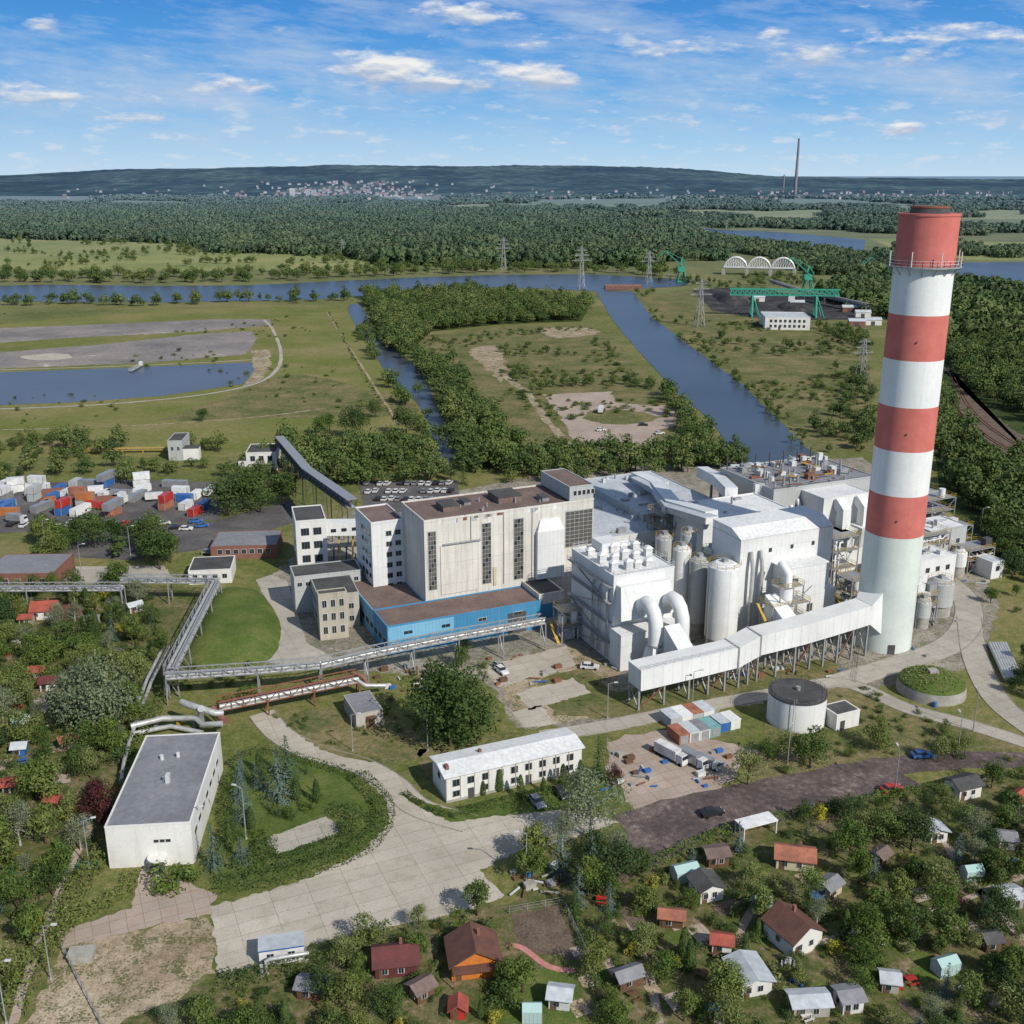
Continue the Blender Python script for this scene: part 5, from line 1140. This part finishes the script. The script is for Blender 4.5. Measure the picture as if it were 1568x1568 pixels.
hedge('boundary_hedge',[(270,1040),(235,1100),(200,1180),(170,1290)],2.4,2.4,'leaf_green',.45)
def fence(pix,h=1.6,m_='steel_green',step=2.5):
    W=[P(*p) for p in pix]; b=Bld('wire_fence',W[0],0); W=[Vector(b.loc(p)) for p in W]
    for p,q_ in zip(W,W[1:]):
        n_=max(1,int((q_-p).length/step))
        for i in range(n_+1): c=p.lerp(q_,i/n_); b.box('posts',m_,c.x-.05,c.x+.05,c.y-.05,c.y+.05,0,h)
        for k in (.3,.65,1): b.beam('rails',m_,p+Vector((0,0,h*k)),q_+Vector((0,0,h*k)),.04)
    b.done()
fence([(20,1340),(90,1335),(150,1330)]); fence([(780,1400),(862,1385),(905,1480)],1.4,'steel_grey'); fence([(95,1455),(170,1600)],1.6,'steel_grey'); fence([(930,1140),(945,1225)],1.6,'steel_grey'); fence([(1320,980),(1310,1045)],1.2,'steel_grey')
for q_ in ([(1200,1470),(1300,1430),(1440,1390),(1568,1340)],[(1430,1260),(1480,1340),(1568,1440)],[(1010,1568),(990,1480),(960,1400)],[(20,1568),(60,1440),(120,1300)],[(0,1180),(60,1100),(120,1000)],[(1100,1568),(1120,1470),(1150,1390)]): road('garden_path',q_,1.3,'concrete_old',.05,False,.3)
for i in range(70):
    if i<50: px,py=rnd.uniform(900,1560),rnd.uniform(1320,1560)
    else: px,py=rnd.uniform(-10,150),rnd.uniform(930,1300)
    w=P(px,py); a=math.radians(24+rnd.choice([0,90])); u=Vector((math.cos(a),math.sin(a),0))*rnd.uniform(2,5); v_=Vector((-math.sin(a),math.cos(a),0))*rnd.uniform(1.5,3.4); zz_=Vector((0,0,.06+i*.0015))
    if rnd.random()<.5: AV.append(((w+u*.5+v_*.5).x,(w+u*.5+v_*.5).y,1.2))
    me=bpy.data.meshes.new('garden_plot'); me.from_pydata([tuple(w+zz_),tuple(w+u+zz_),tuple(w+u+v_+zz_),tuple(w+v_+zz_)],[],[(0,1,2,3)]); me.materials.append(MATS[rnd.choice(['grass_lawn','grass_lawn','plough','grass_dike','dirt','concrete_old'])]); link(bpy.data.objects.new('garden_plot',me))
# ---------------------------------------------------------------- individual trees
spec=[('big',690,1138,20,1.05),('willow',158,1115,17,.95),('willow',118,1100,11,1),('dark',245,872,14,.95),('dark',240,840,10,1),('birch',905,1285,15,.95),('spruce',858,1345,10,1),('spruce',905,1345,9,1),('dark',945,1350,7,1.1),('fir',915,1188,9,.8),('maroon',940,1205,5,.7),
('spruce',368,1228,9,.95),('spruce',428,1228,12,1),('spruce',440,1195,10,1),('spruce',375,1262,9,1),('spruce',328,1330,9,1.1),('thuja',455,1225,5,1),('thuja',485,1230,5,1),('thuja',398,1185,5,1),('thuja',352,1300,5,1),('thuja',385,1270,4.5,1),('bush',525,1275,2.4,1.1),('spruce',370,1320,5,1.5),
('thuja',765,1212,4.6,1),('thuja',797,1222,4.8,1),('thuja',862,1205,4.8,1),('thuja',888,1200,5,1),('thuja',740,1218,3,1),('thuja',832,1212,3,1),('bush',260,1362,4.2,1.2),('bush',290,1345,3,1.2),
('light',1145,1202,8,1.0),('broad',1240,1175,8.5,1),('light',1208,1165,7,1),('broad',1345,1148,7.5,1),('broad',1445,1128,4,1),('broad',1175,1165,5,1),('broad',1300,1160,3,1),
('maroon',155,1262,9,.9),('dark',540,672,15,.9),('dark',622,665,14,.9),('broad',490,665,9,1),('dark',310,646,7,1),('dark',575,640,9,1),('broad',505,660,9,1),
('dark',350,790,15,1.1),('dark',400,785,16,1.1),('dark',435,775,14,1),('broad',372,780,13,1),('fir',1235,1398,6,1),('broad',1300,1320,8,1),('fir',1300,1290,9,.9),('thuja',1292,1440,5.5,.9),('dark',1395,1300,8,1),('spruce',1465,1320,6,1),('fir',1400,1245,5,1),('spruce',1060,1320,4,1),('broad',1390,1440,7,1),('birch',1250,1420,6,.8),('broad',800,1520,6,1.1),('bush',780,1540,3,1.2),
('fir',710,742,14,.6),('dark',860,702,10,.8),('broad',925,700,8,.9),('dark',1050,690,12,.9),('fir',1075,690,12,.8),('broad',560,1450,6,1),('light',530,1480,6,1),('broad',640,1470,5,1),('dark',500,1530,6,1),('bush',1330,1470,3,1),('ybush',965,1462,2.6,1),('ybush',1035,1478,2.2,1),('ybush',1335,1378,3,1.1),('ybush',985,1490,2,1),('broad',270,1280,3,1)]
for k,px,py,h,wd in spec:
    w=P(px,py); tree(k,w,h,wd); AV.append((w.x,w.y,h*.2))
def scatter(pix,sp,kinds,h0,h1,p=1.0):
    w=[P(*q_) for q_ in pix]; x0=min(p_.x for p_ in w);x1=max(p_.x for p_ in w);y0=min(p_.y for p_ in w);y1=max(p_.y for p_ in w); y=y0
    while y<y1:
        x=x0
        while x<x1:
            X=x+rnd.uniform(-.55,.55)*sp; Y=y+rnd.uniform(-.55,.55)*sp; x+=sp
            if rnd.random()>p or not inpoly(X,Y,w): continue
            if any((X-a[0])**2+(Y-a[1])**2<(a[2]+1.2)**2 for a in AV): continue
            k=rnd.choice(kinds); h=rnd.uniform(h0,h1)
            if k in('bush','ybush'): h*=.42
            elif k=='thuja': h*=.8
            tree(k,(X,Y),h,rnd.uniform(.8,1.1))
        y+=sp
mixk=['broad']*4+['light','light','dark','dark','bush','thuja','fir','birch','broad','spruce','bush','ybush']
A1=[(850,1310),(1000,1335),(1110,1285),(1260,1245),(1400,1212),(1640,1185),(1800,1620),(930,1620),(870,1400)]
A2=[(340,1500),(600,1430),(760,1385),(790,1460),(770,1620),(180,1620)]
A3=[(-60,905),(180,900),(235,910),(260,1000),(230,1060),(190,1160),(150,1260),(130,1330),(60,1440),(-10,1590),(-200,1590),(-150,1100)]
scatter(A1,3.8,mixk,3.2,7.6,.68)
scatter(A2,3.8,mixk,3.0,6.6,.64)
scatter(A3,4.2,mixk+['broad','dark'],4,9.5,.72)
gnforest('garden_shrubs',fill(A1,2.1,.2,.65,1,-.12,.2,True)+fill(A2,2.1,.2,.65,1,-.12,.2,True)+fill(A3,2.6,.25,.8,1,-.15,.15,True),'bush')
scatter([(830,1300),(960,1315),(960,1380),(870,1400),(800,1340)],3.4,['dark','spruce','broad','birch'],5,9,.9)
scatter([(60,835),(240,825),(270,870),(60,860)],7,['broad','dark'],6,11,.7)
scatter([(700,1000),(740,1000),(760,1030),(700,1030)],5,['broad','bush'],4,6,.8)
scatter([(340,1180),(470,1180),(500,1240),(400,1280),(350,1310)],3.2,['thuja','bush','bush','spruce','fir'],3,6,.8)
scatter([(470,1080),(560,1070),(600,1060),(640,1100),(560,1090)],4,['bush','bush','broad'],3,5,.4)
scatter([(1090,1200),(1400,1150),(1560,1155),(1560,1165),(1300,1180)],4,['bush','broad','light'],3,7,.55)
scatter([(300,1020),(400,1020),(400,1090),(250,1070)],4.2,['broad','bush','bush'],3,6,.6)
scatter([(1510,1010),(1568,1000),(1640,1100),(1568,1100)],5,['broad','dark'],4,7,.7)
scatter([(1440,900),(1600,890),(1640,1000),(1530,980)],8,['bush','broad'],3,5,.3)
scatter([(1500,820),(1600,820),(1640,900),(1560,900)],6,['dark','broad'],6,10,.7)
# ---------------------------------------------------------------- clutter
b=Bld('scrap_and_materials',P(800,1060),24)
for i in range(170):
    px,py=rnd.choice([(rnd.uniform(700,940),rnd.uniform(1000,1060)),(rnd.uniform(930,1120),rnd.uniform(1150,1220)),(rnd.uniform(1180,1480),rnd.uniform(880,1010)),(rnd.uniform(780,850),rnd.uniform(1330,1370)),(rnd.uniform(560,660),rnd.uniform(1020,1060)),(rnd.uniform(1390,1540),rnd.uniform(820,900)),(rnd.uniform(1000,1300),rnd.uniform(1020,1040))])
    q_=b.L(px,py); s_=rnd.uniform(.3,1.2); m_=rnd.choice(['steel_grey','rust','wood_brown','steel_white','concrete_plain','paint_blue','wood_brown','steel_white'])
    if rnd.random()<.55: b.box('crates',m_,q_[0],q_[0]+s_*1.6,q_[1],q_[1]+s_,.03,.03+s_*.8)
    else: b.beam('pipes_and_beams',m_,(q_[0],q_[1],.3),(q_[0]+rnd.uniform(-3,3),q_[1]+rnd.uniform(-2,2),.35),.25)
b.done()
b=Bld('stored_pipes',P(1535,1010),24)
for i in range(7): b.sweep('pipes','pipe_lagging',[b.L(1515+i*4,985,.8),b.L(1540+i*4,1040,.8)],.45)
b.done()
for i in range(28):
    px,py=(rnd.uniform(900,1560),rnd.uniform(1320,1560)) if i<18 else (rnd.uniform(0,160),rnd.uniform(930,1290))
    tp=i in (3,21); b=Bld('garden_trampoline' if tp else 'garden_bench_set',P(px,py),rnd.uniform(0,90))
    if tp:
        b.cyl('mat','paint_blue',0,0,.6,.66,1.2,1.2,20); [b.beam('legs','steel_grey',(1.1*math.cos(a),1.1*math.sin(a),0),(1.1*math.cos(a),1.1*math.sin(a),.6),.07) for a in (0,1.57,3.14,4.71)]
    else:
        mm=rnd.choice(['paint_white','wood_brown','paint_blue','paint_red']); b.box('table_top',mm,-.8,.8,-.45,.45,.7,.76); [b.box('table_legs',mm,x-.05,x+.05,y-.05,y+.05,0,.7) for x in (-.7,.7) for y in (-.35,.35)]
        for y in (-.9,.8): b.box('bench_seats',mm,-.8,.8,y-.15,y+.15,.42,.47); b.box('bench_legs',mm,-.7,-.6,y-.12,y+.12,0,.42); b.box('bench_legs',mm,.6,.7,y-.12,y+.12,0,.42)
    b.done()
b=Bld('pond_jetty',P(212,564),0); b.box('deck','concrete_plain',-1,1,-14,6,.8,1.1); [b.cyl('piles','steel_dark',x,y,-1,.8,.2,.2,8) for x in (-.8,.8) for y in (-13,-9,-4)]; b.rail([(-1,-14,1.1),(-1,6,1.1)],'steel_white'); b.box('gauge_house','steel_white',-1,1,4,6,1.1,3.4); b.done()
# ---------------------------------------------------------------- sun, sky, camera
SHD=Vector((-.66,.75,0)).normalized(); EL=math.radians(38)
tosun=Vector((-SHD.x*math.cos(EL),-SHD.y*math.cos(EL),math.sin(EL)))
sl=bpy.data.lights.new('sun','SUN'); sl.energy=4.8; sl.angle=math.radians(.5); sl.color=(1,.945,.85)
so=link(bpy.data.objects.new('sun',sl)); so.rotation_euler=tosun.to_track_quat('Z','Y').to_euler(); so.location=(100,-50,200)
w=bpy.data.worlds.new('World'); sc.world=w; w.use_nodes=True
try: w.cycles.sampling_method='NONE'
except Exception: pass
n=NT(w)
sky=n.n('ShaderNodeTexSky',sky_type='NISHITA'); sky.sun_disc=False; sky.sun_elevation=EL; sky.sun_rotation=math.atan2(tosun.x,tosun.y); sky.air_density=1.0; sky.dust_density=.4; sky.ozone_density=2.0
tc=n.n('ShaderNodeTexCoord'); dv=tc.outputs['Generated']
sp=n.n('ShaderNodeSeparateXYZ'); n.l(dv,sp.inputs[0]); X,Y,Z=sp.outputs
grad=n.ramp(Z,[(0,(5.2,7.0,8.6)),(.02,(4.0,6.3,8.5)),(.06,(2.0,4.6,8.0)),(.11,(.85,3.2,7.3)),(.16,(.42,2.2,6.2)),(.4,(.3,1.5,4.6))])
f=n.n('ShaderNodeMapRange'); n.l(Z,f.inputs[0]); f.inputs[1].default_value=.16; f.inputs[2].default_value=.5
col=n.mix(f.outputs[0],grad,sky.outputs[0])
az=n.math('ARCTAN2',X,Y); cb=n.n('ShaderNodeCombineXYZ'); n.l(az,cb.inputs[0]); n.l(n.math('MULTIPLY',Z,3.4),cb.inputs[1]); cv=cb.outputs[0]
cw=n.n('ShaderNodeCombineXYZ'); n.l(az,cw.inputs[0]); n.l(n.math('ADD',n.math('MULTIPLY',Z,5.0),n.math('MULTIPLY',az,.4)),cw.inputs[1]); cwv=cw.outputs[0]
n1=n.noise(cv,22,6,.6); n2=n.noise(cwv,9,7,.68); n3=n.noise(cv,3.2,2,.5)
cb2=n.n('ShaderNodeCombineXYZ'); n.l(az,cb2.inputs[0]); n.l(n.math('ADD',n.math('MULTIPLY',Z,3.4),.012),cb2.inputs[1]); n1u=n.noise(cb2.outputs[0],22,4,.6)
blobs=[(600,108,84,24,1.05),(650,128,66,16,1.0),(820,118,74,19,1.0),(560,96,40,10,.8),(740,130,60,12,.75),(345,132,66,12,.85),(205,180,50,10,.75),(1395,195,34,10,.9),(1182,52,26,10,.75),(720,20,64,22,.8),(62,38,30,10,.75),(8,140,45,16,.75),(1250,85,170,22,.55),(1460,60,150,28,.58),(960,70,150,20,.52),(520,205,60,9,.6),(1300,175,100,14,.58),(130,150,90,12,.5)]
acc=None; low=None
for (px,py,sx,sy,st) in blobs:
    r=ray(px,py).normalized(); a0=math.atan2(r.x,r.y); z0=r.z
    dx=n.math('DIVIDE',n.math('SUBTRACT',az,a0),sx/1650*.95); dz=n.math('DIVIDE',n.math('SUBTRACT',Z,z0),sy/1650*.95)
    d2=n.math('ADD',n.math('MULTIPLY',dx,dx),n.math('MULTIPLY',dz,dz))
    g_=n.math('MULTIPLY',n.math('EXPONENT',n.math('MULTIPLY',d2,-.8)),st)
    sh=n.math('MULTIPLY',g_,dz)
    acc=g_ if acc is None else n.math('MAXIMUM',acc,g_); low=sh if low is None else n.math('ADD',low,sh)
dens=n.math('ADD',n.math('MULTIPLY',n.math('SUBTRACT',n1,.5),2.3),n.math('SUBTRACT',acc,.36))
cum=n.ramp(dens,[(.0,0.0),(.18,.35),(.42,.85),(.7,1.0)])
wis=n.ramp(n.math('ADD',n.math('MULTIPLY',n2,.65),n.math('MULTIPLY',n3,.35)),[(.44,0.0),(.53,.32),(.64,.7)])
wf=n.n('ShaderNodeMapRange'); n.l(Z,wf.inputs[0]); wf.inputs[1].default_value=.01; wf.inputs[2].default_value=.06; wf.inputs[3].default_value=.3
wis=n.math('MULTIPLY',wis,wf.outputs[0])
shade=n.math('ADD',n.math('ADD',n.math('MULTIPLY',n.math('SUBTRACT',n1,n1u),3.0),n.math('MULTIPLY',low,.9)),.42,clamp=True)
ccol=n.mix(shade,(4.2,5.1,6.7),(9.0,8.9,8.7))
small=n.ramp(n.noise(cv,36,5,.6),[(.55,0.0),(.68,.55)])
bandf=n.n('ShaderNodeMapRange'); n.l(Z,bandf.inputs[0]); bandf.inputs[1].default_value=.10; bandf.inputs[2].default_value=.04
small=n.math('MULTIPLY',small,bandf.outputs[0])
col=n.mix(wis,col,(5.2,6.2,7.7)); col=n.mix(small,col,(7.0,7.5,8.2)); col=n.mix(cum,col,ccol)
bg=n.n('ShaderNodeBackground'); bg.inputs[1].default_value=.1; n.l(col,bg.inputs[0]); ow=n.n('ShaderNodeOutputWorld'); n.l(bg.outputs[0],ow.inputs[0])
cd=bpy.data.cameras.new('camera'); cd.sensor_width=36; cd.lens=36*1650/1568; cd.clip_start=1; cd.clip_end=60000
co=link(bpy.data.objects.new('camera',cd)); co.location=(0,0,D); co.rotation_euler=(math.radians(90-17.46),0,0); sc.camera=co
sc.view_settings.view_transform='Standard'; sc.view_settings.look='None'; sc.view_settings.exposure=0; sc.view_settings.gamma=1
